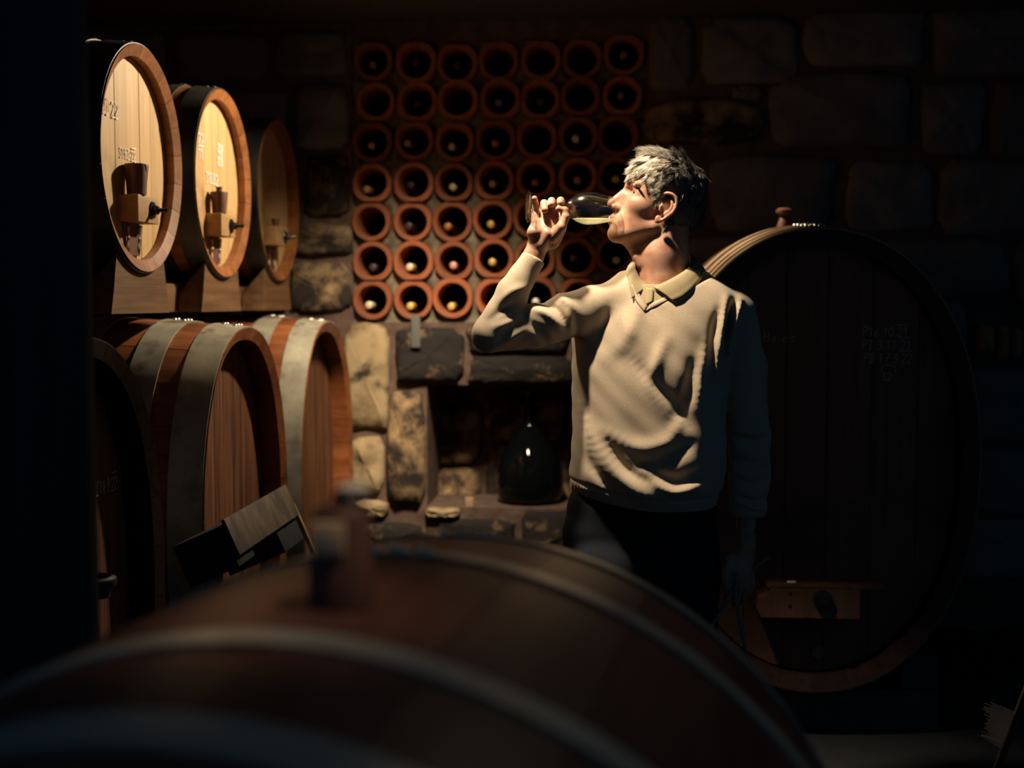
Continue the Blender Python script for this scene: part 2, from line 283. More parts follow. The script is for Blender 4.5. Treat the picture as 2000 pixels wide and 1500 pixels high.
# ------------------------------------------------------------------ barrels
def sup(t, a, b, n):
    c, s = math.cos(t), math.sin(t)
    return a*math.copysign(abs(c)**(2/n), c), b*math.copysign(abs(s)**(2/n), s)
def ring_pts(count, a, b, n):
    """count points equally spaced by arc length"""
    T = np.linspace(0, 2*PI, 2000); P = np.array([sup(t, a, b, n) for t in T])
    d = np.concatenate([[0], np.cumsum(np.linalg.norm(np.diff(P, axis=0), axis=1))])
    u = np.linspace(0, d[-1], count, endpoint=False)+d[-1]/4
    u = u % d[-1]
    return np.stack([np.interp(u, d, P[:, 0]), np.interp(u, d, P[:, 1])], 1)
BEV = .013
def barrel(name, loc, rz, a, b, n, L, bulge, nst, seg, chime, recess, hoops, boards, mats, label, group=None, back_head=True, jitter=.0012):
    root = empty(name, loc, rz, label=label, cat='barrel', group=group)
    K = 9; ring = ring_pts(nst*seg, a, b, n)
    def sc(s): return 1+bulge*(1-(2*s-1)**2)
    nrm = np.roll(ring, -1, 0)-np.roll(ring, 1, 0); nrm = np.stack([nrm[:, 1], -nrm[:, 0]], 1); nrm /= np.linalg.norm(nrm, axis=1)[:, None]
    if (nrm*ring).sum() < 0: nrm = -nrm
    for i in range(nst):
        idx = [(i*seg+k) % (nst*seg) for k in range(seg+1)]
        v, f = [], []; dr = random.uniform(-jitter, 0)
        for j in range(K):
            s = j/(K-1); y = s*L
            for q, k in enumerate(idx):
                o = ring[k]*sc(s) + nrm[k]*dr; inn = o - nrm[k]*chime
                e = .0007 if q == 0 else -.0007 if q == len(idx)-1 else 0
                tg = np.array([-nrm[k][1], nrm[k][0]]); 
                sgn = 1 if np.dot(tg, ring[idx[1]]-ring[idx[0]]) > 0 else -1
                o = o+tg*e*sgn; inn = inn+tg*e*sgn
                v.append((o[0], y, o[1])); v.append((inn[0], y+(BEV if j == 0 else -BEV if j == K-1 else 0), inn[1]))
        W = 2*(seg+1)
        for j in range(K-1):
            for q in range(seg):
                A = j*W+2*q; B = A+W
                f.append((A, A+2, B+2, B)); f.append((A+1, B+1, B+3, A+3))
            A = j*W; f.append((A, A+W, A+W+1, A+1)); A = j*W+2*seg; f.append((A, A+1, A+W+1, A+W))
        for q in range(seg):
            A = 2*q; f.append((A, A+1, A+3, A+2)); A = (K-1)*W+2*q; f.append((A, A+2, A+3, A+1))
        obj('stave', mesh('stave', v, f, 30), mats['stave'], root)
    # head boards
    ai, bi = a-chime+.001, b-chime+.001
    def zc(x):
        q = min(1, abs(x)/ai); return bi*(1-q**n)**(1/n)
    for side in ([0, 1] if back_head else [0]):
        y0 = recess if side == 0 else L-recess
        xs = [-ai*.997+2*ai*.997*t for t in boards]
        for i in range(len(xs)-1):
            x0, x1 = xs[i]+.0012, xs[i+1]-.0012
            m_ = 8; v, f = [], []; jy = random.uniform(-.001, .001)
            for k in range(m_+1):
                x = x0+(x1-x0)*k/m_; z = zc(x)
                v += [(x, y0+jy, z), (x, y0+jy, -z), (x, y0+jy+.022, z), (x, y0+jy+.022, -z)]
            for k in range(m_):
                A = 4*k; f += [(A, A+4, A+5, A+1), (A+2, A+3, A+7, A+6), (A, A+2, A+6, A+4), (A+1, A+5, A+7, A+3)]
            f += [(0, 1, 3, 2), (4*m_, 4*m_+2, 4*m_+3, 4*m_+1)]
            obj('head_board', mesh('head_board', v, f), mats['head'], root)
    # hoops
    hr = ring_pts(112, a, b, n); hn = np.roll(hr, -1, 0)-np.roll(hr, 1, 0); hn = np.stack([hn[:, 1], -hn[:, 0]], 1); hn /= np.linalg.norm(hn, axis=1)[:, None]
    if (hn*hr).sum() < 0: hn = -hn
    for (s0, s1, *rest) in hoops:
        v, f = [], []; st = [s0/L+(s1-s0)/L*q for q in (0, .33, .67, 1)]
        prof = [(s, .0035) for s in st] + [(s, .0002) for s in st[::-1]]
        for k in range(112):
            for (s, th) in prof:
                o = hr[k]*sc(s)+hn[k]*th; v.append((o[0], s*L, o[1]))
        n8 = 8
        for k in range(112):
            q = (k+1) % 112
            for j in range(n8):
                jj = (j+1) % n8; f.append((k*n8+j, q*n8+j, q*n8+jj, k*n8+jj))
        me = mesh('hoop', v, f); bmx = bmesh.new(); bmx.from_mesh(me); bpy.data.meshes.remove(me)
        h = obj('hoop', bmm('hoop', bmx, 35), mats['hoop'], root)
        if len(rest) and rest[0] is None: continue
        for (dt, ds) in ((-.030, .3), (.0, .3), (.030, .3), (-.015, .7), (.015, .7)):
            s = (s0+(s1-s0)*ds)/L; zt = (b*sc(s)); x = dt + (rest[0] if rest else 0)
            zt = b*sc(s)*(1-(abs(x)/(a*sc(s)))**n)**(1/n)
            rv = lathe('rivet', [(.0075, 0), (.0065, .003), (.0035, .005), (0, .0056)], 10, 'z')
            r = obj('rivet', rv, M['rivet'], h); r.location = (x, s*L, zt+.0032)
    return root

# ------------------------------------------------------------------ the setting
YW = 5.5
def WX(px, py=590, Y=YW): return at_Y(px, py, Y).x
def WZ(py, px=1000, Y=YW): return at_Y(px, py, Y).z
CEIL = WZ(40)
def structure(name, me, m, label):
    o = obj(name, me, m); return tag(o, label, name.split('_')[0], None, 'structure')
structure('floor', box_me('floor', (-3.2, -.6, -.12), (4.2, YW+.9, 0), bev=0), M['floor'], 'dark stone cellar floor under the barrels')
structure('ceiling', box_me('ceiling', (-3.2, 1.88, CEIL), (4.2, YW+.9, CEIL+.15), bev=0), M['black_wood'], 'dark low cellar ceiling above the wall')
# back wall: mortar body with two openings (tube rack and niche)
rx0, rx1, rz0, rz1 = WX(690), WX(1260), WZ(630), WZ(80)
nx0, nx1, nz0, nz1 = WX(833), WX(1480), WZ(992), WZ(752)
xs = sorted([-3.2, rx0, nx0, rx1, nx1, 4.2]); zs = sorted([0, nz0, nz1, rz0, rz1, CEIL])
bm = bmesh.new()
for i in range(len(xs)-1):
    for j in range(len(zs)-1):
        cx, cz = (xs[i]+xs[i+1])/2, (zs[j]+zs[j+1])/2
        if (rx0 < cx < rx1 and rz0 < cz < rz1) or (nx0 < cx < nx1 and nz0 < cz < nz1): continue
        box_bm(bm, (xs[i], YW, zs[j]), (xs[i+1], YW+.42, zs[j+1]))
box_bm(bm, (-3.2, YW+.42, 0), (4.2, YW+.8, CEIL))
bmesh.ops.remove_doubles(bm, verts=bm.verts, dist=1e-5)
wall = structure('wall_back', bmm('wall_back', bm), M['mortar_wall'], 'rough sandstone cellar wall behind the man, dark above and lit low at left')
wall.location = (0, 0, 0)
def stone(px0, py0, px1, py1, m='stone_dark', pro=.03, name='stone', rnd=5.5, Y=YW, rough=.012, parent=wall, skew=0.0):
    """one uneven block standing proud of the mortar; px box on the wall plane"""
    c = at_Y((px0+px1)/2, (py0+py1)/2, Y); hx = abs(WX(px1, Y=Y)-WX(px0, Y=Y))/2; hz = abs(WZ(py1, Y=Y)-WZ(py0, Y=Y))/2
    nr, na = 4, 28; v = [(c.x, Y-pro*1.15, c.z)]; f = []
    ph = [random.uniform(0, 6.28) for _ in range(6)]
    lv = [(.35, 1.1), (.7, 1.05), (.9, .85), (1.0, .35), (1.0, -.8)]
    for (r, d) in lv:
        for k in range(na):
            t = 2*PI*k/na; x, z = sup(t, hx, hz, rnd)
            wob = 1+.030*math.sin(3*t+ph[0])+.028*math.sin(5*t+ph[1])+.022*math.sin(9*t+ph[2])+random.uniform(-.014, .014)
            dd = pro*d + (rough*(.5*math.sin(4*x/hx+ph[3]+r*2)+.5*math.cos(3*z/hz+ph[4])+random.uniform(-.35, .35)) if r < .95 else 0)
            v.append((c.x+x*r*wob+skew*z*r, Y-dd, c.z+z*r*wob))
    for k in range(na): f.append((0, 1+k, 1+(k+1) % na))
    for j in range(len(lv)-1):
        for k in range(na):
            q = (k+1) % na; A = 1+j*na; f.append((A+k, A+na+k, A+na+q, A+q))
    o = obj(name, mesh(name, v, [t[::-1] for t in f], 60), M[m], parent); return o
# right of the tubes
for b in [(1268, 32, 1350, 176), (1372, 36, 1556, 165), (1575, 18, 1802, 130), (1822, 12, 2030, 150), (1506, 146, 1776, 288),
          (1800, 160, 1920, 300), (1936, 160, 2060, 310), (1430, 168, 1486, 196), (1386, 304, 1624, 452), (1652, 318, 1818, 452),
          (1832, 314, 2060, 456), (1655, 468, 1960, 578), (1980, 470, 2120, 600), (1780, 592, 1885, 700), (1870, 720, 2090, 860),
          (1880, 875, 2100, 1000), (1870, 1015, 2110, 1130), (1260, 340, 1372, 450), (1340, 462, 1470, 560), (1480, 465, 1640, 560),
          (2050, 20, 2260, 150), (2080, 165, 2300, 300), (2075, 320, 2290, 450), (2130, 470, 2330, 600), (2000, 610, 2200, 705), (2110, 720, 2330, 860)]:
    stone(*b)
stone(1252, 196, 1492, 284, 'stone', .045, rnd=3)
for b in [(1903, 634, 1938, 690), (1942, 636, 1966, 700), (1970, 640, 1992, 696)]:
    stone(*b, 'lit_brown_brick', .05, 'brick', rnd=5, rough=.006)
# left of the tubes
for b in [(170, 62, 320, 180), (340, 62, 520, 160), (540, 62, 676, 150), (345, 176, 560, 290), (576, 166, 680, 292), (60, 60, 150, 200), (-120, 60, 40, 200), (-140, 215, 120, 330)]:
    stone(*b)
for b in [(600, 306, 682, 424), (560, 436, 688, 500), (566, 512, 684, 610)]:
    stone(*b, 'stone', .035)
# below the tubes: lit pale stones, niche jamb, lintel, sill
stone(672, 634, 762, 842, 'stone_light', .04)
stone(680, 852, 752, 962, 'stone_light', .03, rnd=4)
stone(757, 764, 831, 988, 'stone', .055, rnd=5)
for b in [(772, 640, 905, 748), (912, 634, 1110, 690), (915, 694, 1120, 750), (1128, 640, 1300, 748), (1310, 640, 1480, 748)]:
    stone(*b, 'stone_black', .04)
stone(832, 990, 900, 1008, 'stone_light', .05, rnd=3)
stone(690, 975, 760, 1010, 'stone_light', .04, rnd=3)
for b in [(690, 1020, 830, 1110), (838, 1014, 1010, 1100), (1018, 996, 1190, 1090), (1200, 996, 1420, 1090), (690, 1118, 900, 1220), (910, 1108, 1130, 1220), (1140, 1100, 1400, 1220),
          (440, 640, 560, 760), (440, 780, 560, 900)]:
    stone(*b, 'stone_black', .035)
# niche interior back stones
for b in [(845, 790, 940, 905), (948, 775, 1100, 860), (948, 870, 1120, 985), (1108, 800, 1230, 985), (1240, 790, 1380, 985), (850, 914, 940, 985)]:
    stone(*b, 'stone', .04, Y=YW+.41)
# partition and post at left
post_x = at_Y(184, 600, 1.96).x
tag(obj('timber_post', box_me('timber_post', (post_x-.115, 1.915, 0), (post_x, 1.96, CEIL-.001), bev=.006), M['post']),
    'dark square timber post at the left edge, in front of the barrels', 'post')
structure('wall_front', box_me('wall_front', (-3.19, 1.93, 0.001), (post_x-.115, 2.05, CEIL-.001), bev=0), M['post'], 'black timber partition left of the post')
structure('wall_left', box_me('wall_left', (-3.35, 2.05, 0), (-3.2, YW+.9, CEIL), bev=0), M['stone_dark'], 'dark plastered side wall behind the upper barrels')

# ------------------------------------------------------------------ clay tube rack
RC = [[(729,120),(812,122),(892,124),(973,118),(1056,118),(1136,114),(1218,106)],
 [(734,199),(814,197),(894,195),(977,193),(1054,193),(1133,188),(1215,186)],
 [(727,278),(809,275),(887,277),(967,273),(1048,271),(1129,267),(1206,265)],
 [(727,357),(808,356),(886,356),(965,352),(1046,348),(1128,345),(1203,344)],
 [(725,433),(805,433),(883,433),(962,429),(1041,425),(1124,425),(1199,421)],
 [(728,510),(807,509),(886,509),(965,505),(1044,505),(1125,503),(1201,497)],
 [(727,586),(807,586),(884,582),(967,582),(1048,580),(1130,580),(1208,578)]]
rack = empty('bottle_rack', (at_Y(970, 350, YW).x, YW, at_Y(970, 630, YW).z), label='wall rack of seven rows of round terracotta tubes set in mortar', cat='wine rack')
RO = Vector(rack.location)
def tube_profile(flip, seg=40):
    """outer round with one flat and two chamfers; inner round"""
    R, r = .0850, .0640; out = []
    for k in range(seg):
        t = 2*PI*k/seg+PI/seg; x, z = math.cos(t)*R, math.sin(t)*R
        if z < -.35*R:      # flat foot with wider corners
            x2 = x*1.06; z2 = max(-.95*R, z*1.05); x, z = max(-.52*R-(z2+.95*R)*1.1, min(.52*R+(z2+.95*R)*1.1, x2)), z2
        out.append((x, z*flip))
    return out, [(math.cos(2*PI*k/seg+PI/seg)*r, math.sin(2*PI*k/seg+PI/seg)*r*flip) for k in range(seg)]
def tube_mesh(flip):
    o, i = tube_profile(flip); n = len(o); v, f = [], []
    for (P, y) in ((i, .30), (i, .006), ([(a[0]*1.03, a[1]*1.03) for a in i], 0.0), ([(a[0]*.985, a[1]*.985) for a in o], 0), (o, .006), (o, .30)):
        v += [(p[0], y, p[1]) for p in P]
    for j in range(5):
        for k in range(n):
            q = (k+1) % n; f.append((j*n+k, j*n+q, (j+1)*n+q, (j+1)*n+k))
    me = mesh('clay_tube', v, f); b_ = bmesh.new(); b_.from_mesh(me); bpy.data.meshes.remove(me); return bmm('clay_tube', b_, 35)
TM = {1: tube_mesh(1), -1: tube_mesh(-1)}
TC = {}
for r in range(7):
    for c in range(7):
        p = at_Y(RC[r][c][0], RC[r][c][1], YW-.02); TC[r, c] = p
        o = obj('clay_tube', TM[1 if r % 2 else -1], M['clay'], rack)
        o.location = p-RO+Vector((0, random.uniform(-.012, .012), 0)); o.rotation_euler = (random.uniform(-.03, .03), random.uniform(-.05, .05), random.uniform(-.03, .03))
        s = random.uniform(.96, 1.03); o.scale = (s, 1, s)
# mortar with a hole for each tube
bm = bmesh.new(); ym = YW+.03
def corner(i, j):
    """i row edge 0..7, j col edge 0..7"""
    if 0 < i < 7 and 0 < j < 7:
        q = [TC[a, b_] for a in (i-1, i) for b_ in (j-1, j)]; s = sum(q, Vector())/4; return s.x, s.z
    x = {0: rx0-.01, 7: rx1+.01}.get(j); z = {0: rz1+.01, 7: rz0-.01}.get(i)
    if x is None: q = [TC[min(max(a, 0), 6), b_] for a in (i-1, i) for b_ in (j-1, j)]; x = sum(p.x for p in q)/4
    if z is None: q = [TC[a, min(max(b_, 0), 6)] for a in (i-1, i) for b_ in (j-1, j)]; z = sum(p.z for p in q)/4
    return x, z
for r in range(7):
    for c in range(7):
        cs = [corner(r, c), corner(r, c+1), corner(r+1, c+1), corner(r+1, c)]; p = TC[r, c]
        outer = []
        for k in range(4):
            a, b2 = cs[k], cs[(k+1) % 4]
            for q in range(6): t = q/6; outer.append((a[0]+(b2[0]-a[0])*t, a[1]+(b2[1]-a[1])*t))
        inner = []; mid = []
        for (x, z) in outer:
            d = math.hypot(x-p.x, z-p.z); inner.append((p.x+(x-p.x)/d*.074, p.z+(z-p.z)/d*.074)); mid.append(((x*.5+inner[-1][0]*.5), (z*.5+inner[-1][1]*.5)))
        V = [[bm.verts.new((x-RO.x, yy-RO.y, z-RO.z)) for (x, z) in P] for P, yy in ((outer, ym-.012), (mid, ym-.004), (inner, ym+.012))]
        for j in range(2):
            for k in range(24):
                q = (k+1) % 24
                try: bm.faces.new((V[j][k], V[j][q], V[j+1][q], V[j+1][k]))
                except ValueError: pass
bmesh.ops.remove_doubles(bm, verts=bm.verts, dist=1e-4)
for v in bm.verts: v.co.y += .006*math.sin(v.co.x*61)*math.cos(v.co.z*53)
obj('mortar_bed', bmm('mortar_bed', bm, 60), M['mortar'], rack)
# bottles
BOT = [(0,0,205,175,'tan'),(0,1,420,160,'dim'),(0,2,630,175,'dim'),(0,6,1468,125,'grey'),
 (1,1,430,370,'dim'),(1,3,838,365,'grey'),(1,4,1048,358,'dim'),(1,6,1453,328,'grey'),
 (2,0,198,582,'gold'),(2,1,377,570,'gold'),(2,2,602,588,'cream'),(2,3,820,570,'rust'),(2,5,1225,547,'white'),
 (3,0,172,803,'gold'),(3,1,395,780,'dim'),(3,2,608,790,'cream'),(3,3,808,775,'tan'),(3,4,1020,768,'rust'),(3,5,1235,757,'tan'),(3,6,1428,752,'gold'),
 (4,1,385,985,'dim'),(4,2,582,988,'rust'),(4,3,798,977,'gold'),
 (5,0,205,1195,'dim'),(5,1,390,1193,'cream'),(5,2,610,1185,'pink'),(5,3,806,1167,'gold'),(5,5,1215,1150,'dim'),(5,6,1432,1160,'white'),
 (6,0,185,1385,'cream'),(6,1,393,1390,'gold'),(6,2,600,1392,'gold'),(6,4,1025,1368,'white')]
bprof = [(0, .29), (.034, .288), (.0375, .27), (.0375, .14), (.034, .12), (.017, .095), (.0145, .085), (.0142, .05)]
bme = lathe('bottle_body', [(r, y) for r, y in bprof], 20, 'y')
cprof = [(.0146, .062), (.0150, .03), (.0158, .01), (.0150, .002), (.0125, 0), (0, -.0008)]
cme = {k: lathe('capsule', cprof, 18, 'y') for k in set(b[4] for b in BOT)}
for k in cme: cme[k].materials.append(M['cap_'+k])
rowN = ['top', 'second', 'third', 'fourth', 'fifth', 'sixth', 'lowest']; colN = ['leftmost', 'second', 'third', 'fourth', 'fifth', 'sixth', 'rightmost']
capN = dict(gold='golden', cream='cream', tan='tan', white='bright white', dim='dull dark', rust='rusty orange', pink='pink', grey='grey')
for (r, c, u, vv, col) in BOT:
    px, py = 650+u/2.586, 60+vv/2.586
    tip = at_Y(px, py, YW+.03); p = TC[r, c]
    # keep the neck inside the tube
    dx, dz = tip.x-p.x, tip.z-p.z; d = math.hypot(dx, dz)
    if d > .040: dx *= .040/d; dz *= .040/d
    t = empty('wine_bottle', (p.x+dx, YW+.012, p.z+dz), label='wine bottle with %s cap in the %s row of tubes, %s column' % (capN[col], rowN[r], colN[c]), cat='bottle', group='bottles lying in the terracotta tubes')
    obj('bottle_body', bme, M['bottle'], t); obj('capsule', cme[col], None, t)
    base = Vector((p.x, YW+.012+.28, p.z-.0615+.0385)); dirv = (base-t.location).normalized()
    t.rotation_euler = dirv.to_track_quat('Y', 'Z').to_euler()

# hanging metal strap below the tubes
sx, sz = at_Y(812, 650, YW-.06).x, at_Y(812, 650, YW-.06).z
bm = bmesh.new(); box_bm(bm, (-.019, -.002, -.062), (.019, .002, .075), bev=.001); box_bm(bm, (-.019, .002, .070), (.019, .055, .075), bev=.001)
o = obj('metal_strap', bmm('metal_strap', bm, 35), mat('grey_painted_metal', (.12, .125, .12), .6)); o.location = (sx, YW-.062, sz)
tag(o, 'narrow grey metal strap hanging from the wall under the tubes', 'strap')

# ------------------------------------------------------------------ demijohn and cork in the niche
zb = nz0+.0; dj = at_Y(1034, 900, YW+.14)
dprof = [(0, .004), (.10, .0), (.135, .012), (.149, .05), (.151, .10), (.146, .15), (.128, .21), (.098, .26), (.066, .305), (.042, .335), (.028, .355), (.024, .40), (.0235, .455), (.030, .46), (.030, .478), (.022, .48), (.018, .46), (.018, .43)]
t = empty('demijohn', (dj.x, YW+.17, zb), label='big dark glass demijohn standing in the wall niche', cat='demijohn')
obj('glass_body', lathe('glass_body', dprof, 48, 'z'), M['demijohn'], t)
obj('stopper', lathe('stopper', [(0, .44), (.016, .44), (.019, .50), (0, .503)], 16, 'z'), M['bung'], t)
cp = at_Y(916, 988, YW+.02); o = obj('cork_block', box_me('cork_block', (-.018, -.015, 0), (.018, .015, .042), bev=.003), mat('pale_cork', (.42, .28, .17), .85))
o.location = (cp.x, YW+.02, zb); o.rotation_euler = (0, 0, .2); tag(o, 'small pale cork block on the niche sill left of the demijohn', 'cork')

# ------------------------------------------------------------------ barrels
UM = dict(stave=M['oak_rim'], head=M['oak_head'], hoop=M['iron'])
UX = -1.30; UR = .314
ups = [(283, 'pale oak barrel nearest the timber post, a large dark bung on its crossbar'),
       (440, 'middle pale oak barrel of the upper row, with a knobbed bung'),
       (547, 'dim pale oak barrel at the far end of the upper row')]
UPOS = []
for i, (px, lab) in enumerate(ups):
    p = at_X(px, (300, 355, 390)[i], UX); UPOS.append(p.y)
    t = barrel('wine_barrel', (UX, p.y, 1.475+UR), PI/2, UR, UR, 2.0, .86, .075, 22, 3, .032, .040,
               [(.004, .075), (.115, .155), (.24, .285), (.56, .61), (.78, .856)], [0, .12, .295, .46, .62, .775, .9, 1], UM, lab, 'upper row of barrels')
    y = .0372
    def at_head(px, py, p=p):    # where the chalk stands on this head
        q = at_X(px, py, UX-.038); return q.y-p.y, q.z-1.475-UR
    if i == 0:
        writing(t, 'SD 22', *at_head(199, 221), .040, y, M['chalk'], w=.005, adv=.62, slant=0); writing(t, 'S19.3.22', *at_head(233, 307), .027, y, M['chalk'], over=(.74, 1), adv=.66, w=.0042, slant=0)
    if i == 1:
        writing(t, '22', *at_head(387, 283), .04, y, M['chalk'], w=.005, slant=0); writing(t, '11', *at_head(388, 310), .034, y, M['chalk'], w=.005, slant=0)
        for q in range(3): writing(t, ('21.8', 'S11.', '22.8')[q], *at_head(425, 294+q*14), .024, y, M['chalk'], w=.005, slant=0)
        writing(t, 'S18.8.2', *at_head(402, 356), .036, y, M['chalk'], adv=.62, w=.005, slant=0)
    if i == 2:
        writing(t, 'S18.2', *at_head(524, 385), .036, y, M['chalk_dim'], w=.003, slant=0)
    # crossbar with bolt and nut; door board below it
    cb = obj('crossbar', box_me('crossbar', (-.098, -.015, -.178), (.060, .041, -.104), bev=.003), M['block'], t)
    bz = -.141
    obj('washer', lathe('washer', [(0, -.020), (.023, -.020), (.025, -.017), (.025, -.0145), (0, -.0145)], 20, 'y'), M['steel_dark'], cb).location = (0.008, 0, bz)
    obj('nut', lathe('nut', [(0, -.034), (.012, -.034), (.014, -.031), (.014, -.020), (0, -.020)], 6, 'y', 20), M['steel_dark'], cb).location = (0.008, 0, bz)
    obj('bolt', lathe('bolt', [(0, -.060), (.0055, -.060), (.0066, -.057)] + [(.0066 if k % 2 else .0055, -.056+k*.0025) for k in range(10)] + [(.006, -.03), (0, -.03)], 12, 'y'), M['steel_dark'], cb).location = (0.008, 0, bz)
    bm = bmesh.new(); pts = [(-.080, -.181), (.062, -.181), (.035, -.268), (-.052, -.268)]
    va = [bm.verts.new((x, .033, z)) for x, z in pts]; vb = [bm.verts.new((x, .041, z)) for x, z in pts]
    bm.faces.new(va); bm.faces.new(vb[::-1])
    for k in range(4): bm.faces.new((va[k], va[(k+1) % 4], vb[(k+1) % 4], vb[k]))
    dr = obj('hatch', bmm('hatch', bm), M['bung'], t); dr['label'] = 'dark small hatch board below the crossbar'
    # pale runs down the hatch
    v, f = [], []
    for x0 in (-.056, .026):
        a_, b_ = tube_pts(spline([(x0, .0325, -.19), (x0+.006, .0325, -.215), (x0-.002, .0325, -.24), (x0+.004, .0325, -.262)], 4), [.004, .006, .005, .003]*4+[.002], 5); k0 = len(v)
        v += a_; f += [tuple(q+k0 for q in z_) for z_ in b_]
    obj('pale_runs', mesh('pale_runs', v, f, 60), mat('pale_run', (.5, .4, .3), .5), t)
    # bung resting on the crossbar
    hh = (.084, .072, .03)[i]; rt = (.033, .029, .016)[i]
    bt = empty('wooden_bung', (UX+.0, p.y-.055, 1.475+UR-.104+.001), label=('large cracked dark wooden bung standing on the crossbar of the barrel by the post',
         'dark wooden bung with small knob on the crossbar of the middle upper barrel', 'tiny dark stub of a bung on the crossbar of the farthest upper barrel')[i], cat='bung', group='bungs on the upper barrels')
    bt.location.x = UX-.005+(.0)
    pr = [(0, 0), (rt*.80, 0), (rt*.86, hh*.4), (rt*1.02, hh*.93), (rt*.98, hh), (0, hh)]
    if i == 1: pr = pr[:-1]+[(rt*.35, hh+.001), (rt*.33, hh+.010), (rt*.42, hh+.016), (0, hh+.018)]
    bo = obj('bung_body', lathe('bung_body', pr, 24, 'z'), M['bung'], bt)
    if i == 0:
        cv, cf = tube_pts([(rt*.93, -.012, hh*.98), (rt*.94, -.008, hh*.8), (rt*.90, .002, hh*.62), (rt*.87, .004, hh*.5)], [.002, .0016, .0012, .0004], 5)
        k = obj('crack', mesh('crack', cv, cf), mat('torn_wood', (.45, .3, .2), .7), bt)

LM = dict(stave=M['oak_red'], head=M['head_dark'], hoop=M['zinc'])
LX = -1.10; LB = .585; LA = .455; LZ = 1.312-LB
lows = [(2.62, 'tall oval barrel in shadow, nearest of the lower row, beside the timber post'), (3.84, 'tall oval red-brown barrel with grey hoops and a slanting plank on its front'),
        (4.97, 'tall oval barrel with pale lit hoops, farthest of the lower row, against the stone wall')]
for i, (yy, lab) in enumerate(lows):
    t = barrel('oval_barrel', (LX, yy, LZ), PI/2, LA, LB, 2.25, 1.05, .055, 26, 3, .036, .08,
               [(.004, .10), (.165, .25), (.37, .45), (.60, .68), (.95, 1.046)], [0, .13, .27, .42, .57, .71, .86, 1], dict(stave=M['cask_stave'], head=M['head_dark'], hoop=M['iron']) if i == 0 else LM, lab, 'lower row of oval barrels')  # nearest barrel: its shade is put into darker staves and black hoops
    if i == 0:
        q_ = at_X(181, 972, LX-.078); writing(t, 'PW14.9.22', q_.y-yy, q_.z-LZ, .032, .0775, M['chalk_dim'], over=(.78, 1), adv=.55, w=.003)
        pp = empty('drain_valve_ring', (LX+.02, at_X(212, 1135, LX+.05).y, at_X(212, 1135, LX+.05).z), label='black rubber ring spout on the front of the nearest lower barrel', cat='valve')
        obj('ring', lathe('ring', [(.030, -.010), (.036, -.016), (.044, -.010), (.046, 0), (.044, .006), (.036, .010), (.030, .004), (.028, -.030), (.032, -.034), (.030, -.010)], 32, 'z', cap=False), M['rubber'], pp)
        obj('pipe', lathe('pipe', [(0, -.11), (.026, -.11), (.026, -.024), (0, -.024)], 20, 'x'), M['rubber'], pp).location = (.0, 0, -.02)
    if i == 1:
        # slanting plank held off the head by two dark blocks
        q0 = at_X(436, 1018, LX+.10); q1 = at_X(556, 962, LX+.10)
        zc_ = q0.z; yA, yB = q0.y, q1.y
        t2 = empty('door_clamp', (LX-.02, (yA+yB)/2, zc_), label='slanting weathered plank clamp with dark blocks on the front of the middle lower barrel', cat='clamp')
        R_ = Matrix.Rotation(math.radians(-24), 4, 'Y')
        hw = (yB-yA)/2
        def bx(name, lo, hi, m, bev=.003):
            me = box_me(name, lo, hi, None, bev); me.transform(Matrix.Translation((.12, 0, 0)) @ R_); return obj(name, me, m, t2)
        bx('plank', (-.006, -hw, -.098), (.004, hw*1.02, .004), M['plankgrey'], .001)
        bx('block', (-.15, -hw-.01, -.125), (-.007, -hw+.14, -.008), M['post'])
        bx('block', (-.19, hw*.25, -.17), (-.007, hw*.95, -.07), M['post'])
        bx('batten', (-.012, hw+.004, -.25), (.002, hw+.022, -.06), M['block'])
# beams under and between, one cradle block in front under each upper barrel
for i, yy in enumerate(UPOS):
    bm = bmesh.new(); prf = [(-.225, 1.3585), (.225, 1.3585), (.205, 1.42)] + [(x, 1.475+UR-math.sqrt((UR+.008)**2-x*x)) for x in (.18, .14, .10, .05, 0, -.05, -.10, -.14, -.18)] + [(-.205, 1.42)]
    va = [bm.verts.new((UX-.016, yy+a, z)) for a, z in prf]; vb = [bm.verts.new((UX-.095, yy+a, min(z, 1.44))) for a, z in prf]
    bm.faces.new(va); bm.faces.new(vb[::-1])
    for k in range(len(prf)): bm.faces.new((va[k], va[(k+1) % len(prf)], vb[(k+1) % len(prf)], vb[k]))
    tag(obj('cradle_block', bmm('cradle_block', bm), M['beam']), ('brown wooden cradle block under the upper barrel by the post', 'brown wooden cradle block under the middle upper barrel', 'brown wooden cradle block under the farthest upper barrel')[i], 'block', 'cradle blocks under the upper barrels')
bm = bmesh.new(); box_bm(bm, (UX-.20, 2.38, 1.358), (UX-.10, YW+.05, 1.449), bev=.003)
bt = tag(obj('gantry_beam', bmm('gantry_beam', bm, 35), M['beam']), 'long brown beam carrying the upper barrels above the lower row', 'beam')
bm = bmesh.new(); box_bm(bm, (UX-.55, 2.38, 1.358), (UX-.40, YW+.05, 1.447), bev=.003)
tag(obj('rear_beam', bmm('rear_beam', bm, 35), M['beam']), 'dark beam behind the gantry beam, under the backs of the upper barrels', 'beam')
for x, lab in ((LX-.22, 'front'), (LX-.85, 'rear')):
    bm = bmesh.new(); box_bm(bm, (x-.07, 2.4, 0), (x+.07, YW, .125), bev=.004)
    tag(obj('cradle_beam', bmm('cradle_beam', bm, 35), M['black_wood']), '%s floor beam carrying the lower oval barrels' % lab, 'beam')

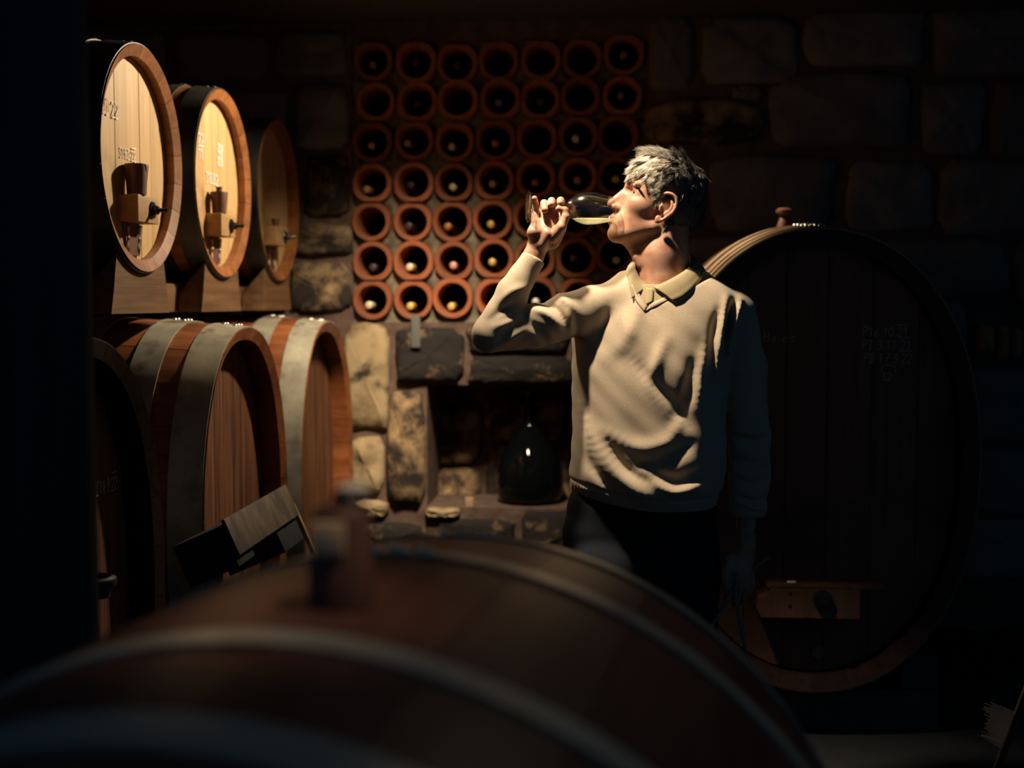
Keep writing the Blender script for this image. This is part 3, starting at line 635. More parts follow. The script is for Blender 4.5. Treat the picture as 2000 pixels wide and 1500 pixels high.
# big cask behind the man, at right
cc = at_d(1596, 905, 4.0); RB = 1.455/2; RA = .497
cask = barrel('oval_cask', (cc.x, cc.y, cc.z), 0, RA, RB, 2.15, 1.15, .05, 34, 3, .05, .075,
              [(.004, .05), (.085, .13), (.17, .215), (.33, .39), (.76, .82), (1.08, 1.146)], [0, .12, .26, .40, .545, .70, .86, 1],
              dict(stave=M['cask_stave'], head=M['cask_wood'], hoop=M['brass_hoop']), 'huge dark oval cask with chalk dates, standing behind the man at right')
def ql(px, py): p = at_Y(px, py, cc.y+.073); return p.x-cc.x, p.z-cc.z
for txt, px, py, h, ov in (('P16.10.21', 1684, 657, .028, (.72, 1)), ('PI 3.11.21', 1684, 682, .028, (.75, 1)), ('PW 17.3.22', 1686, 708, .028, (.72, 1)), ('u', 1720, 728, .05, None), ('S2', 1722, 743, .024, None)):
    x, z = ql(px, py); writing(cask, txt, x, z, h, .073, M['chalk_dim'], over=ov, adv=.64, w=.0026)
x, z = ql(1490, 668); writing(cask, 'Ho.os', x, z, .035, .073, M['chalk_dim'], w=.0026)
# crossbar of the cask
x0, z0 = ql(1472, 1190); x1, z1 = ql(1668, 1140)
bm = bmesh.new(); pr = [(x0, z0+.022), (x0+.012, z0), (x1, z0), (x1, z1), (x0+.045, z1), (x0+.028, z1-.02), (x0+.005, z0+.06)]
va = [bm.verts.new((x, -.03, z)) for x, z in pr]; vb = [bm.verts.new((x, .074, z)) for x, z in pr]
bm.faces.new(va); bm.faces.new(vb[::-1])
for k in range(len(pr)): bm.faces.new((va[k], va[(k+1) % len(pr)], vb[(k+1) % len(pr)], vb[k]))
cb = obj('crossbar', bmm('crossbar', bm), M['cask_wood'], cask)
obj('ledge', box_me('ledge', (x0+.03, -.02, z1+.001), (x1+.075, .074, z1+.014), bev=.002), M['cask_wood'], cask)
bx_, bz_ = ql(1596, 1156)
obj('bolt', lathe('bolt', [(0, -.085), (.010, -.083), (.014, -.075), (.014, -.05), (.028, -.048), (.03, -.031), (0, -.031)], 24, 'y'), M['steel_dark'], cb).location = (bx_, 0, bz_)
for dz in (.022, -.018):
    obj('screw', lathe('screw', [(0, -.035), (.005, -.034), (.006, -.030), (0, -.03)], 12, 'y'), M['bung'], cb).location = (ql(1533, 1156)[0], 0, bz_+dz)
px_, pz_ = ql(1597, 1273)
obj('tap_plug', lathe('tap_plug', [(0, .060), (.019, .060), (.022, .064), (.022, .074), (0, .074)], 28, 'y'), M['block'], cask).location = (px_, 0, pz_)
# short white stub on the ledge
lp = ql(1539, 1121); o = obj('chalk_stick', lathe('chalk_stick', [(0, -.014), (.0035, -.0135), (.0045, -.012), (.0045, .012), (.0035, .0135), (0, .014)], 14, 'x'), mat('white_chalk', (.95, .9, .78), .8))
o.location = (cc.x+lp[0], cc.y-.008, cc.z+z1+.0145+.0045); tag(o, 'short white stick of chalk lying on the crossbar ledge of the big cask', 'chalk')
# bung with knob on top of the cask
kb = at_Y(1531, 425, cc.y+.55); zt = cc.z+RB*1.05
t = empty('cask_bung', (cc.x-.015, cc.y+.5, zt-.002), label='brown turned bung with a round knob on top of the big cask', cat='bung')
kx = at_Y(1531, 420, cc.y+.5); t.location.x = kx.x
def catop(dx): return cc.z+RB*1.0499*(1-(abs(dx)/(RA*1.05))**2.15)**(1/2.15)
t.location.z = catop(kx.x-cc.x)-.002
hk = at_Y(1531, 405, cc.y+.5).z-t.location.z
obj('stem', lathe('stem', [(0, 0), (.022, 0), (.024, hk*.12), (.015, hk*.45), (.012, hk*.62), (0, hk*.62)], 20, 'z'), M['bung'], t)
obj('knob', lathe('knob', [(0, hk*.58), (.016, hk*.60), (.027, hk*.74), (.028, hk*.86), (.018, hk*.97), (0, hk)], 24, 'z'), M['bung'], t)
for yo, lab in ((.2, 'front'), (.95, 'rear')):
    bm = bmesh.new(); box_bm(bm, (cc.x-.42, cc.y+yo-.07, 0), (cc.x+.42, cc.y+yo+.07, cc.z-RB*1.03-.006), bev=.004)
    for sx_ in (-1, 1):
        box_bm(bm, (cc.x+sx_*.36-.06, cc.y+yo-.07, cc.z-RB-.02), (cc.x+sx_*.36+.06, cc.y+yo+.07, cc.z-RB+.085), bev=.004)
    tag(obj('cask_cradle', bmm('cask_cradle', bm, 35), M['black_wood']), '%s black cradle block under the big cask' % lab, 'cradle')

# foreground barrel, out of focus
FR = .548; FL = 1.0; fang = math.radians(8)
fb = at_d(757, 1092, 1.33); ztop = fb.z
axis = Vector((math.sin(fang), math.cos(fang), 0))
ctr = Vector((fb.x, fb.y, ztop-FR)); start = ctr-axis*(FL*.62)
R0 = FR/1.09
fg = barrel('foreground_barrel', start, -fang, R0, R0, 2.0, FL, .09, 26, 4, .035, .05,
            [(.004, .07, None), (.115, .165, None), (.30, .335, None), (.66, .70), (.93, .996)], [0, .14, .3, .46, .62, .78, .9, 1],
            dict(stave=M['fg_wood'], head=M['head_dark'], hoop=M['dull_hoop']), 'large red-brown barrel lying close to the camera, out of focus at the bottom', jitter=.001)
pk = at_d(668, 1150, 1.14)
def fgtop(p):
    rel = Vector((p.x, p.y, 0))-Vector((start.x, start.y, 0)); s = rel.dot(axis)/FL; lat = rel.dot(Vector((axis.y, -axis.x, 0)))
    r = R0*(1+.09*(1-(2*s-1)**2)); return start.z+math.sqrt(max(.001, r*r-lat*lat))
t = empty('bung_tap', (pk.x, pk.y, fgtop(pk)-.001), label='dark upright bung tap with a pale label band on the foreground barrel', cat='bung')
hp = at_d(668, 945, 1.14).z-t.location.z
obj('stem', lathe('stem', [(0, 0), (.029, 0), (.029, hp*.36), (.026, hp*.42), (.026, hp*.76), (.021, hp*.82), (.009, hp*.85), (.008, hp*.94), (0, hp*.94)], 24, 'z'), M['bung'], t)
o = obj('label_band', box_me('label_band', (-.020, -.031, hp*.47), (.008, -.022, hp*.73), bev=.002), mat('pale_wood_tag', (.85, .55, .32), .6), t); o['label'] = 'pale rectangular tag'
obj('knob', lathe('knob', [(0, hp*.88), (.010, hp*.89), (.0145, hp*.94), (.0145, hp*.98), (.009, hp*1.02), (0, hp*1.03)], 20, 'z'), mat('pale_knob', (.85, .72, .55), .5), t).location = (.012, 0, 0)
for yo, lab in ((.2, 'near'), (.8, 'far')):
    p = start+axis*yo; bm = bmesh.new(); zz = start.z-R0*1.05-.012
    mt = Matrix.Translation((p.x, p.y, 0)) @ Matrix.Rotation(-fang, 4, 'Z')
    if zz > .02: box_bm(bm, (-.4, -.05, 0), (.4, .05, zz), mt)
    for sx_ in (-1, 1): box_bm(bm, (sx_*.46-.06, -.05, 0), (sx_*.46+.06, .05, start.z-math.sqrt(FR**2-.40**2)-.012), mt)
    tag(obj('barrel_chock', bmm('barrel_chock', bm), M['black_wood']), '%s black floor chock under the foreground barrel' % lab, 'chock')

# broom leaning at bottom right
h0, h1 = at_d(1948, 1500, 3.4), at_d(2006, 1350, 3.0)
dr = (h1-h0); hb = h0-dr*((h0.z-.06)/dr.z); hb.z = .06
t = empty('brush_broom', (hb.x, hb.y, 0), label='dark broom with upright bristles leaning at the bottom right corner', cat='broom')
top = h1+dr*2.0
v, f = tube_pts([hb-Vector((hb.x, hb.y, 0)), top-Vector((hb.x, hb.y, 0))], .011, 10); obj('handle', mesh('handle', v, f, 50), M['broom'], t)
e0, e1 = at_d(1918, 1438, 3.35), at_d(1962, 1452, 3.3); org = Vector((hb.x, hb.y, 0))
v, f = tube_pts([e0-org, e1-org], .006, 8); obj('crosspiece', mesh('crosspiece', v, f, 50), M['broom'], t)
V, F_ = [], []
for k in range(26):
    b0 = h0.lerp(h1, .25+.5*k/26)-org; d_ = Vector((-.05-.001*k, .01, .028)); a_, c_ = tube_pts([b0, b0+d_*random.uniform(.8, 1.1)], [.002, .0012], 4); k0 = len(V)
    V += a_; F_ += [tuple(q+k0 for q in z_) for z_ in c_]
tag(obj('bristles', mesh('bristles', V, F_), M['broom'], t), kind='stuff')

# ------------------------------------------------------------------ SDF modelling for the man
MD = 3.17; PU = 1/788.6
MO = at_d(1290, 590, MD); MR = Vector((math.cos(YAW), math.sin(YAW), 0)); MF = Vector((-math.sin(YAW), math.cos(YAW), 0))
def L3(px, py, off=0):
    w_ = at_d(px, py, MD+off*PU)-MO; return np.array([w_.dot(MR), w_.dot(MF), w_.z])/PU
class Field:
    def __init__(s, lo, hi, step):
        lo, hi = np.minimum(lo, hi), np.maximum(lo, hi)
        s.lo = np.array(lo, float); s.step = step; s.ax = [np.arange(lo[i], hi[i]+step, step).astype(np.float32) for i in range(3)]
        s.f = np.full([len(a) for a in s.ax], 60.0, np.float32)
    def sl(s, lo, hi):
        r = []
        for i in range(3):
            a = int(max(0, math.floor((lo[i]-s.lo[i])/s.step))); b = int(min(len(s.ax[i]), math.ceil((hi[i]-s.lo[i])/s.step)+1)); r.append(slice(a, max(a, b)))
        return tuple(r)
    def grid(s, S_): return s.ax[0][S_[0]][:, None, None], s.ax[1][S_[1]][None, :, None], s.ax[2][S_[2]][None, None, :]
    def comb(s, S_, d, k, sub=False):
        if d.size == 0: return
        a = s.f[S_]
        if sub:
            d = -d; h = np.clip(.5-.5*(a-d)/k, 0, 1) if k > 0 else (d > a).astype(np.float32)
            s.f[S_] = a+(d-a)*h+k*h*(1-h)
        else:
            if k > 0: h = np.clip(.5+.5*(a-d)/k, 0, 1); s.f[S_] = a+(d-a)*h-k*h*(1-h)
            else: s.f[S_] = np.minimum(a, d)
    def cone(s, a, b, ra, rb, k=4, sub=False, flat=None):
        a = np.array(a, float); b = np.array(b, float); m = max(ra, rb)+k+6
        S_ = s.sl(np.minimum(a, b)-m, np.maximum(a, b)+m); X, Y, Z = s.grid(S_); ab = b-a; L2 = max(1e-6, ab@ab)
        t = np.clip(((X-a[0])*ab[0]+(Y-a[1])*ab[1]+(Z-a[2])*ab[2])/L2, 0, 1)
        d = np.sqrt((X-a[0]-t*ab[0])**2+(Y-a[1]-t*ab[1])**2+(Z-a[2]-t*ab[2])**2)-(ra+(rb-ra)*t)
        s.comb(S_, d, k, sub)
    def chain(s, pts, k=4, sub=False):
        for p, q in zip(pts[:-1], pts[1:]): s.cone(p[0], q[0], p[1], q[1], k, sub)
    def ell(s, c, r, k=4, rot=None, sub=False):
        c = np.array(c, float); r = np.array(r, float); m = r.max()+k+6
        S_ = s.sl(c-m, c+m); X, Y, Z = s.grid(S_); X, Y, Z = X-c[0], Y-c[1], Z-c[2]
        if rot is not None:
            R = rot; X, Y, Z = R[0, 0]*X+R[0, 1]*Y+R[0, 2]*Z, R[1, 0]*X+R[1, 1]*Y+R[1, 2]*Z, R[2, 0]*X+R[2, 1]*Y+R[2, 2]*Z
        q = np.sqrt((X/r[0])**2+(Y/r[1])**2+(Z/r[2])**2); g = np.sqrt((X/r[0]**2)**2+(Y/r[1]**2)**2+(Z/r[2]**2)**2)+1e-9
        s.comb(S_, q*(q-1)/g, k, sub)
    def nets(s):
        f = s.f; n = np.array(f.shape); ins = f < 0
        cnt = np.zeros(n-1, np.float32); pos = np.zeros((*(n-1), 3), np.float32)
        def C(a, d): return a[d[0]:n[0]-1+d[0], d[1]:n[1]-1+d[1], d[2]:n[2]-1+d[2]]
        for axis in range(3):
            o = [i for i in range(3) if i != axis]
            for u in (0, 1):
                for v in (0, 1):
                    d0 = [0, 0, 0]; d0[o[0]] = u; d0[o[1]] = v; d1 = list(d0); d1[axis] = 1
                    A, B = C(f, d0), C(f, d1); m = (A < 0) != (B < 0); t = np.where(m, A/np.where(A == B, 1, A-B), 0)
                    cnt += m
                    for i in range(3):
                        if i == axis: pos[..., i] += np.where(m, t, 0)
                        else: pos[..., i] += m*d0[i]
        act = cnt > 0; idx = -np.ones(act.shape, np.int64); idx[act] = np.arange(act.sum())
        I = np.argwhere(act); V = (I+pos[act]/cnt[act][:, None])*s.step+s.lo
        Q = []
        for axis in range(3):
            o = [i for i in range(3) if i != axis]
            sl0 = [slice(1, n[i]-1) for i in range(3)]; sl0[axis] = slice(0, n[axis]-1); sl1 = list(sl0); sl1[axis] = slice(1, n[axis])
            a, b = ins[tuple(sl0)], ins[tuple(sl1)]
            for flip, m in ((False, a & ~b), (True, ~a & b)):
                P = np.argwhere(m); 
                if len(P) == 0: continue
                for i in o: P[:, i] += 1
                def at(du, dv):
                    q = P.copy(); q[:, o[0]] -= du; q[:, o[1]] -= dv; return idx[q[:, 0], q[:, 1], q[:, 2]]
                q = np.stack([at(0, 0), at(1, 0), at(1, 1), at(0, 1)], 1)
                if (axis == 1) != flip: q = q[:, ::-1]
                Q.append(q)
        Q = np.concatenate(Q); return V, Q[(Q >= 0).all(1)]
def npmesh(name, V, Q, scale=PU, smooth_it=1):
    me = bpy.data.meshes.new(name); nq = len(Q); k = Q.shape[1]
    me.vertices.add(len(V)); me.vertices.foreach_set('co', (np.asarray(V, np.float32)*scale).ravel())
    me.loops.add(nq*k); me.loops.foreach_set('vertex_index', Q.astype(np.int32).ravel())
    me.polygons.add(nq); me.polygons.foreach_set('loop_start', np.arange(nq, dtype=np.int32)*k)
    me.update(calc_edges=True); me.validate(); me.shade_smooth(); return me
def relax(V, Q, it=2, w=.5):
    for _ in range(it):
        A = np.zeros_like(V); c = np.zeros(len(V))
        for i in range(Q.shape[1]):
            j = (i+1) % Q.shape[1]
            for a in range(3): A[:, a] += np.bincount(Q[:, i], V[Q[:, j], a], len(V))+np.bincount(Q[:, j], V[Q[:, i], a], len(V))
            c += np.bincount(Q[:, i], minlength=len(V))+np.bincount(Q[:, j], minlength=len(V))
        V = V*(1-w)+A/np.maximum(c, 1)[:, None]*w
    return V

man = empty('person', (0, 0, 0), YAW, label='grey-haired man in a beige V-neck sweater drinking white wine with his head tipped back', cat='person')
man.location = MO; man.location.z = 0
ZOFF = MO.z/PU    # parts are lifted so the root stands on the floor

# ---- head frame: fwd/up tilted back 20 degrees
HO = L3(1295, 390); TH = math.radians(20)
fw = np.array([-math.cos(TH), 0, math.sin(TH)]); uu = np.array([math.sin(TH), 0, math.cos(TH)]); lat = np.array([0, 1., 0])
HR = np.stack([fw, lat, uu])          # rows: world -> (a,b,c)
def H(a, b, c): return HO+a*fw+b*lat+c*uu
hd = Field(HO+np.array([-125, -85, -185]), HO+np.array([100, 85, 115]), 1.7)
def he(a, b, c, ra, rb, rc, k=6, sub=False): hd.ell(H(a, b, c), (ra, rb, rc), k, HR, sub)
def hc(p, q, ra, rb, k=5, sub=False): hd.cone(H(*p), H(*q), ra, rb, k, sub)
he(1, 0, 28, 73, 58, 62, 1)
he(26, 0, -22, 47, 47, 60, 12)
he(30, 0, -60, 40, 42, 42, 14)
for s in (-1, 1):
    hc((2, s*38, -60), (58, s*13, -96), 12, 12, 16)       # jaw line
    he(40, s*33, -30, 22, 13, 14, 16)                     # cheekbone
    hc((72, s*6, 3), (60, s*36, 5), 8, 7, 7)              # brow ridge
hc((64, -6, -93), (64, 6, -93), 16, 16, 10)               # chin
he(62, 0, -68, 19, 24, 22, 10)                            # muzzle
for s in (-1, 1):
    he(74, s*28, -10, 11, 13, 8, 9, True)                 # eye socket
    he(48.5, s*29, -8, 14.4, 14.4, 13.6, 4)               # lids over the eyeball
hc((70, 0, 0), (91, 0, -38), 5.5, 7.5, 7)                 # nose bridge
he(90.5, 0, -43, 9.5, 9, 8.5, 5)
hc((70, 0, -20), (76, 0, -46), 11, 11, 8)
for s in (-1, 1):
    he(80, s*10.5, -46.5, 9.5, 6.5, 6.5, 4)
    he(84, s*5.5, -53, 4.5, 2.6, 3.4, 1.5, True)
hc((74, 0, -53), (79, 0, -62), 4, 5, 5)                   # philtrum
for s in (-1, 1):
    hc((81, 0, -66), (67, s*20, -70), 5.0, 2.6, 3)
    hc((79.5, 0, -75.5), (67, s*18, -73), 6.0, 2.6, 3)
    hc((90, 0, -71.2), (70, s*17, -71.8), 1.4, 1.0, 2, True)
    hc((82, s*18, -46), (68, s*28, -64), 1.8, 1.2, 6, True)   # smile fold
    hc((61, s*19, -4), (62, s*30, -1.5), 2.0, 2.6, 2); hc((62, s*30, -1.5), (52, s*41, -6), 2.6, 2.0, 2)   # upper lid
    hc((60, s*21, -13), (52, s*39, -13), 1.8, 1.6, 3)      # lower lid
    hc((68, s*22, -9), (58, s*40, -10), 2.5, 2.3, 1, True)   # opening between the lids
    # ear
    eb = s*57
    rim = [(10, s*54, -2), (4, s*61, 6), (-6, s*66, 8), (-17, s*68, 3), (-22, s*68, -9), (-21, s*67, -22), (-14, s*64, -34), (-5, s*60, -46), (2, s*57, -50)]
    hd.chain([(H(*q), 3.3) for q in spline([Vector(q) for q in rim], 3)], 1.5)
    anti = [(-10, s*61, -2), (-15, s*64, -10), (-14, s*64, -22), (-8, s*61, -32)]
    hd.chain([(H(*q), 3.0) for q in spline([Vector(q) for q in anti], 3)], 2)
    he(-7, s*55, -16, 13, 4.5, 22, 3)
    he(1, s*58, -44, 6.5, 4.5, 7.5, 3)                    # lobe
    hc((5, s*58, -20), (3, s*58, -27), 3.2, 3.2, 3)       # tragus
hd.chain([(L3(1306, 432), 40), (L3(1295, 500), 47), (L3(1296, 575, 4), 54)], 14)   # neck
hd.cone(L3(1232, 474), L3(1264, 515), 13, 18, 16)
hd.cone(L3(1243, 503, -12), L3(1252, 516, -14), 9, 9, 8)
V1, Q1 = hd.nets(); V1 = relax(V1, Q1, 2)
# ---- raised hand with the glass
ha = Field(L3(1000, 560, -110), L3(1135, 360, 40), 1.1)
OF = -45
def Pn(x, y, o): return L3(x, y, OF+o)
ha.chain([(L3(1015, 552, -52), 22), (Pn(1042, 500, 0), 19.5), (Pn(1050, 480, 0), 19)], 6)
ha.chain([(Pn(1052, 478, 2), 19), (Pn(1062, 456, 4), 21), (Pn(1068, 438, 8), 18)], 8)
ha.chain([(Pn(1082, 462, 8), 15), (Pn(1086, 438, 10), 14)], 8)
ha.chain([(Pn(1078, 472, 2), 15), (Pn(1090, 445, 6), 14), (Pn(1096, 424, 12), 10)], 8)
ha.ell(Pn(1076, 442, 6), (20, 11, 20), 8)
ha.chain([(Pn(1048, 478, -8), 11), (Pn(1044, 455, -10), 13.5), (Pn(1046, 437, -4), 10)], 6)     # heel of the hand, lit
ha.chain([(Pn(1058, 478, -12), 9), (Pn(1070, 458, -14), 10)], 6)
FING = [[((1046, 436, 2), 9), ((1044, 415, 12), 7.2), ((1046, 398, 10), 6.2), ((1044, 388, 2), 5.8)],
        [((1060, 434, 12), 9), ((1061, 410, 22), 8.0), ((1063, 397, 14), 7.4), ((1063, 399, -6), 7.3), ((1064, 410, -15), 6.8)],
        [((1076, 432, 14), 9), ((1079, 408, 24), 8.2), ((1078, 394, 14), 7.5), ((1077.5, 393, -4), 7.4), ((1077, 399, -12), 6.6)],
        [((1091, 436, 14), 9.5), ((1097, 410, 24), 8.2), ((1096, 394, 14), 7.6), ((1095, 392, -3), 7.4), ((1094, 397, -11), 6.6)]]
for fg_ in FING: ha.chain([(Pn(*p), r) for p, r in fg_], 1.6)
ha.chain([(Pn(1078, 464, -10), 12), (Pn(1096, 444, -16), 10), (Pn(1104, 424, -14), 8.2), (Pn(1103, 411, -12), 7.0), (Pn(1091, 408, -14), 6.2)], 2.5)   # thumb
V2, Q2 = ha.nets(); V2 = relax(V2, Q2, 2)
# ---- hanging hand
hb_ = Field(L3(1395, 1215, -70), L3(1500, 1030, 50), 1.3)
hb_.chain([(L3(1458, 1035, -10), 19), (L3(1457, 1070, -10), 17.5), (L3(1452, 1092, -10), 20), (L3(1448, 1112, -12), 20)], 6)
hb_.chain([(L3(1438, 1090, -22), 12), (L3(1430, 1112, -28), 11)], 8)
for k, (bx_, by_, bo_) in enumerate([(1432, 1122, -26), (1444, 1126, -22), (1455, 1126, -12), (1464, 1122, 0)]):
    ln = (48, 54, 50, 40)[k]
    hb_.chain([(L3(bx_, by_, bo_), 9.5), (L3(bx_-2+k*1.5, by_+ln*.45, bo_-2), 8.2), (L3(bx_-8+k*2, by_+ln*.82, bo_+4), 7.4), (L3(bx_-12+k*3, by_+ln, bo_+14), 6.6)], 1.8)
hb_.chain([(L3(1428, 1092, -26), 12), (L3(1418, 1116, -34), 10), (L3(1418, 1136, -36), 8.6), (L3(1422, 1158, -34), 7.4)], 3)
V3, Q3 = hb_.nets(); V3 = relax(V3, Q3, 2)
# ---- coarse trunk and limbs under the clothes joining head, hands and feet
bd = Field(L3(905, 1700, -150), L3(1530, 470, 120), 5.0)
bd.chain([(L3(1294, 560, 4), 52), (L3(1290, 640, 6), 62), (L3(1275, 800, 6), 62), (L3(1262, 960, 6), 62), (L3(1262, 1040, 6), 50)], 10)
bd.chain([(L3(1160, 602, 6), 34), (L3(1230, 590, 4), 40), (L3(1350, 592, 4), 40), (L3(1425, 608, 8), 34)], 10)
bd.chain([(L3(1150, 610, 0), 32), (L3(962, 652, -58), 24), (L3(1036, 515, -46), 17), (Pn(1046, 492, 0), 17)], 6)
bd.chain([(L3(1440, 612, 10), 32), (L3(1460, 840, 16), 27), (L3(1457, 1020, -8), 18), (L3(1457, 1055, -10), 16)], 6)
for lx in (1190, 1335):
    bd.chain([(L3(lx, 1080, 6), 46), (L3(lx, 1330, 4), 42), (L3(lx, 1640, 12), 28)], 10)
V4, Q4 = bd.nets(); V4 = relax(V4, Q4, 1)
VV, QQ, o0 = [], [], 0
for V_, Q_ in ((V1, Q1), (V2, Q2), (V3, Q3), (V4, Q4)): VV.append(V_); QQ.append(Q_+o0); o0 += len(V_)
VV = np.concatenate(VV); QQ = np.concatenate(QQ)
def lift(V_): V_ = np.array(V_, float); V_[:, 2] += ZOFF; return V_
body = obj('body', npmesh('body', lift(VV), QQ), M['skin'], man)
# lips
for nm, p in (('lip', [(69, -16, -70), (77, -10, -67.6), (83.2, 0, -67.2), (77, 10, -67.6), (69, 16, -70)]), ('lip', [(69, -15, -73.6), (76, -9, -75.6), (82.4, 0, -76.2), (76, 9, -75.6), (69, 15, -73.6)])):
    pts = [H(*q) for q in spline([Vector(q) for q in p], 5)]; n_ = len(pts)
    v, f = tube_pts([Vector(q)*PU+Vector((0, 0, MO.z)) for q in pts], [PU*(1.0+2.8*math.sin(PI*i/(n_-1))**.7) for i in range(n_)], 10)
    obj(nm, mesh(nm, v, f, 80), M['lips'], man)
for s in (-1, 1):
    e = empty('eye', Vector(H(48.5, s*29, -8))*PU+Vector((0, 0, MO.z))); e.parent = man
    obj('eyeball', lathe('eyeball', [(math.sin(PI*i/14)*13.2*PU, -math.cos(PI*i/14)*13.2*PU) for i in range(15)], 24, 'x'), M['eye_white'], e)
    obj('iris', lathe('iris', [(0, -13.9*PU), (4*PU, -13.2*PU), (6.4*PU, -12.0*PU), (6.2*PU, -11*PU), (0, -11*PU)], 20, 'x'), M['iris'], e)
    e.rotation_euler = (0, math.radians(-6), math.radians(s*-14))
    v, f = tube_pts([Vector(H(*q))*PU+Vector((0, 0, MO.z)) for q in spline([Vector((61.5, s*20, -7)), Vector((63.5, s*29, -4.6)), Vector((57, s*38, -6.2)), Vector((52, s*42, -9))], 4)], .0011, 6)
    obj('eyelash', mesh('eyelash', v, f, 60), mat('dark_lash', (.03, .02, .018), .6), man)
    # eyebrow
    V_, F2 = [], []
    for k in range(150):
        t_ = random.random(); a0 = 79-20*t_**1.5; b0 = s*(9+36*t_); c0 = 4.5+5*math.sin(t_*2.6)+random.uniform(-2.2, 2.2)-5*t_
        p0 = Vector(H(a0-1, b0, c0)); p1 = Vector(H(a0-1-4*t_+random.uniform(-1, 2), b0+s*7, c0+random.uniform(-1.5, 2)))
        v, f = tube_pts([p0*PU, (p0*.5+p1*.5)*PU+Vector((0, 0, .0006)), p1*PU], [.0008, .0007, .0002], 3); k0 = len(V_); V_ += [q+Vector((0, 0, MO.z)) for q in v]; F2 += [tuple(i+k0 for i in g) for g in f]
    tag(obj('eyebrow', mesh('eyebrow', V_, F2), mat('eyebrow_hair', (.10, .08, .065), .6), man), kind='stuff')

# ---- hair: short cap plus strands combed forward and down
def hairline(a, b, c):
    lim = np.where(a > 48, 34.+0*a, np.where(a > 30, 12+(a-30)*1.2, np.where(a > 6, -24+(a-6)*1.5, np.where(a > -22, 8., -64.))))
    return c > lim
NS = 55000
ct = np.array([1., 0, 28]); rad = np.array([73., 58, 62])
D = rng.normal(size=(NS, 3)); D /= np.linalg.norm(D, axis=1)[:, None]
# roots on the skull ellipsoid; below its equator follow a slightly tapering wall
P = ct+D*rad; lo_m = D[:, 2] < 0     # below the equator: a slightly tapering wall down to the nape
zl = 28-rng.uniform(0, 92, NS); ang = np.arctan2(D[:, 1], D[:, 0]); tp_ = 1-np.clip((28-zl)/92, 0, 1)**2*.22
P = np.where(lo_m[:, None], np.stack([-1+np.cos(ang)*72*tp_, np.sin(ang)*58*tp_, zl], 1), P)
P = P[hairline(P[:, 0], P[:, 1], P[:, 2])]
nn = (P-ct)/rad**2; nn[:, 2] = np.where(P[:, 2] < 28, nn[:, 2]*.25, nn[:, 2]); nn /= np.linalg.norm(nn, axis=1)[:, None]; P = P-nn*1.0
a_, b_, c_ = P.T
topw = np.clip((c_-48)/35, 0, 1); front = np.clip((a_+5)/60, 0, 1); side = 1-topw
flow = np.stack([.25+.75*front*topw*1.2+side*.45-(a_ < -30)*.45, -np.sign(b_)*.08*topw, -side*1.1-.15*topw*(1-front)+.25*front*topw], 1)
flow -= (flow*nn).sum(1)[:, None]*nn; flow /= np.linalg.norm(flow, axis=1)[:, None]+1e-6
Lh = 13+17*topw*(.40+.60*front)+7*front*side
lift_ = .10+.38*topw*(.25+.75*front)
NC = 700; ci = rng.integers(0, len(P), NC); cc_ = P[ci]; near = np.argmin(((P[:, None, :]-cc_[None])**2).sum(2), 1)
jit = rng.normal(size=(NC, 3))*.20; cl = rng.uniform(.75, 1.3, NC)
Lh = Lh*cl[near]*rng.uniform(.8, 1.15, len(P))
dirn = flow+jit[near]+rng.normal(size=P.shape)*.10
tip_c = cc_+nn[ci]*(lift_[ci]*Lh[ci])[:, None]+(flow[ci]+jit)*Lh[ci][:, None]
T = np.array([0, .3, .62, 1.0]); pts = []
for t_ in T:
    q = P+nn*(lift_*Lh*(t_-.35*t_*t_))[:, None]*1.2+dirn*(Lh*t_)[:, None]; q = q*(1-.3*t_**2)+tip_c[near]*(.3*t_**2)
    dd = (q-ct)/rad; rr = np.linalg.norm(dd, axis=1); fix = np.maximum(1, (1.0+.012+.02*t_)/np.maximum(rr, 1e-3)); q = np.where((q[:, 2] > 20)[:, None], ct+(q-ct)*fix[:, None], q); pts.append(q)
pts = np.stack(pts, 1)   # N,4,3 in (a,b,c)
wid = np.array([.62, .58, .42, .1])
tan = pts[:, 1]-pts[:, 0]; tan /= np.linalg.norm(tan, axis=1)[:, None]; u1 = np.cross(tan, nn); u1 /= np.linalg.norm(u1, axis=1)[:, None]+1e-6; u2 = np.cross(tan, u1)
vv_ = []
for j in range(4):
    for k in range(3):
        a3 = 2*PI*k/3; vv_.append(pts[:, j]+(u1*math.cos(a3)+u2*math.sin(a3))*wid[j])
vv_ = np.stack(vv_, 1)  # N,12,3
Wv = HO+vv_[..., 0:1]*fw+vv_[..., 1:2]*lat+vv_[..., 2:3]*uu
q = []
for j in range(3):
    for k in range(3): q.append((j*3+k, j*3+(k+1) % 3, (j+1)*3+(k+1) % 3, (j+1)*3+k))
q = np.array(q); N_ = len(P); QH = (q[None]+np.arange(N_)[:, None, None]*12).reshape(-1, 4)
hme = npmesh('hair', lift(Wv.reshape(-1, 3)), QH)
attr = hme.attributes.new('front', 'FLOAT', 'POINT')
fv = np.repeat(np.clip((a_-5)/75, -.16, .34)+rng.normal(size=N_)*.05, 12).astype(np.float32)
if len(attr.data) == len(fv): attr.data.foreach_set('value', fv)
hair = tag(obj('hair', hme, M['hair'], man), kind='stuff')
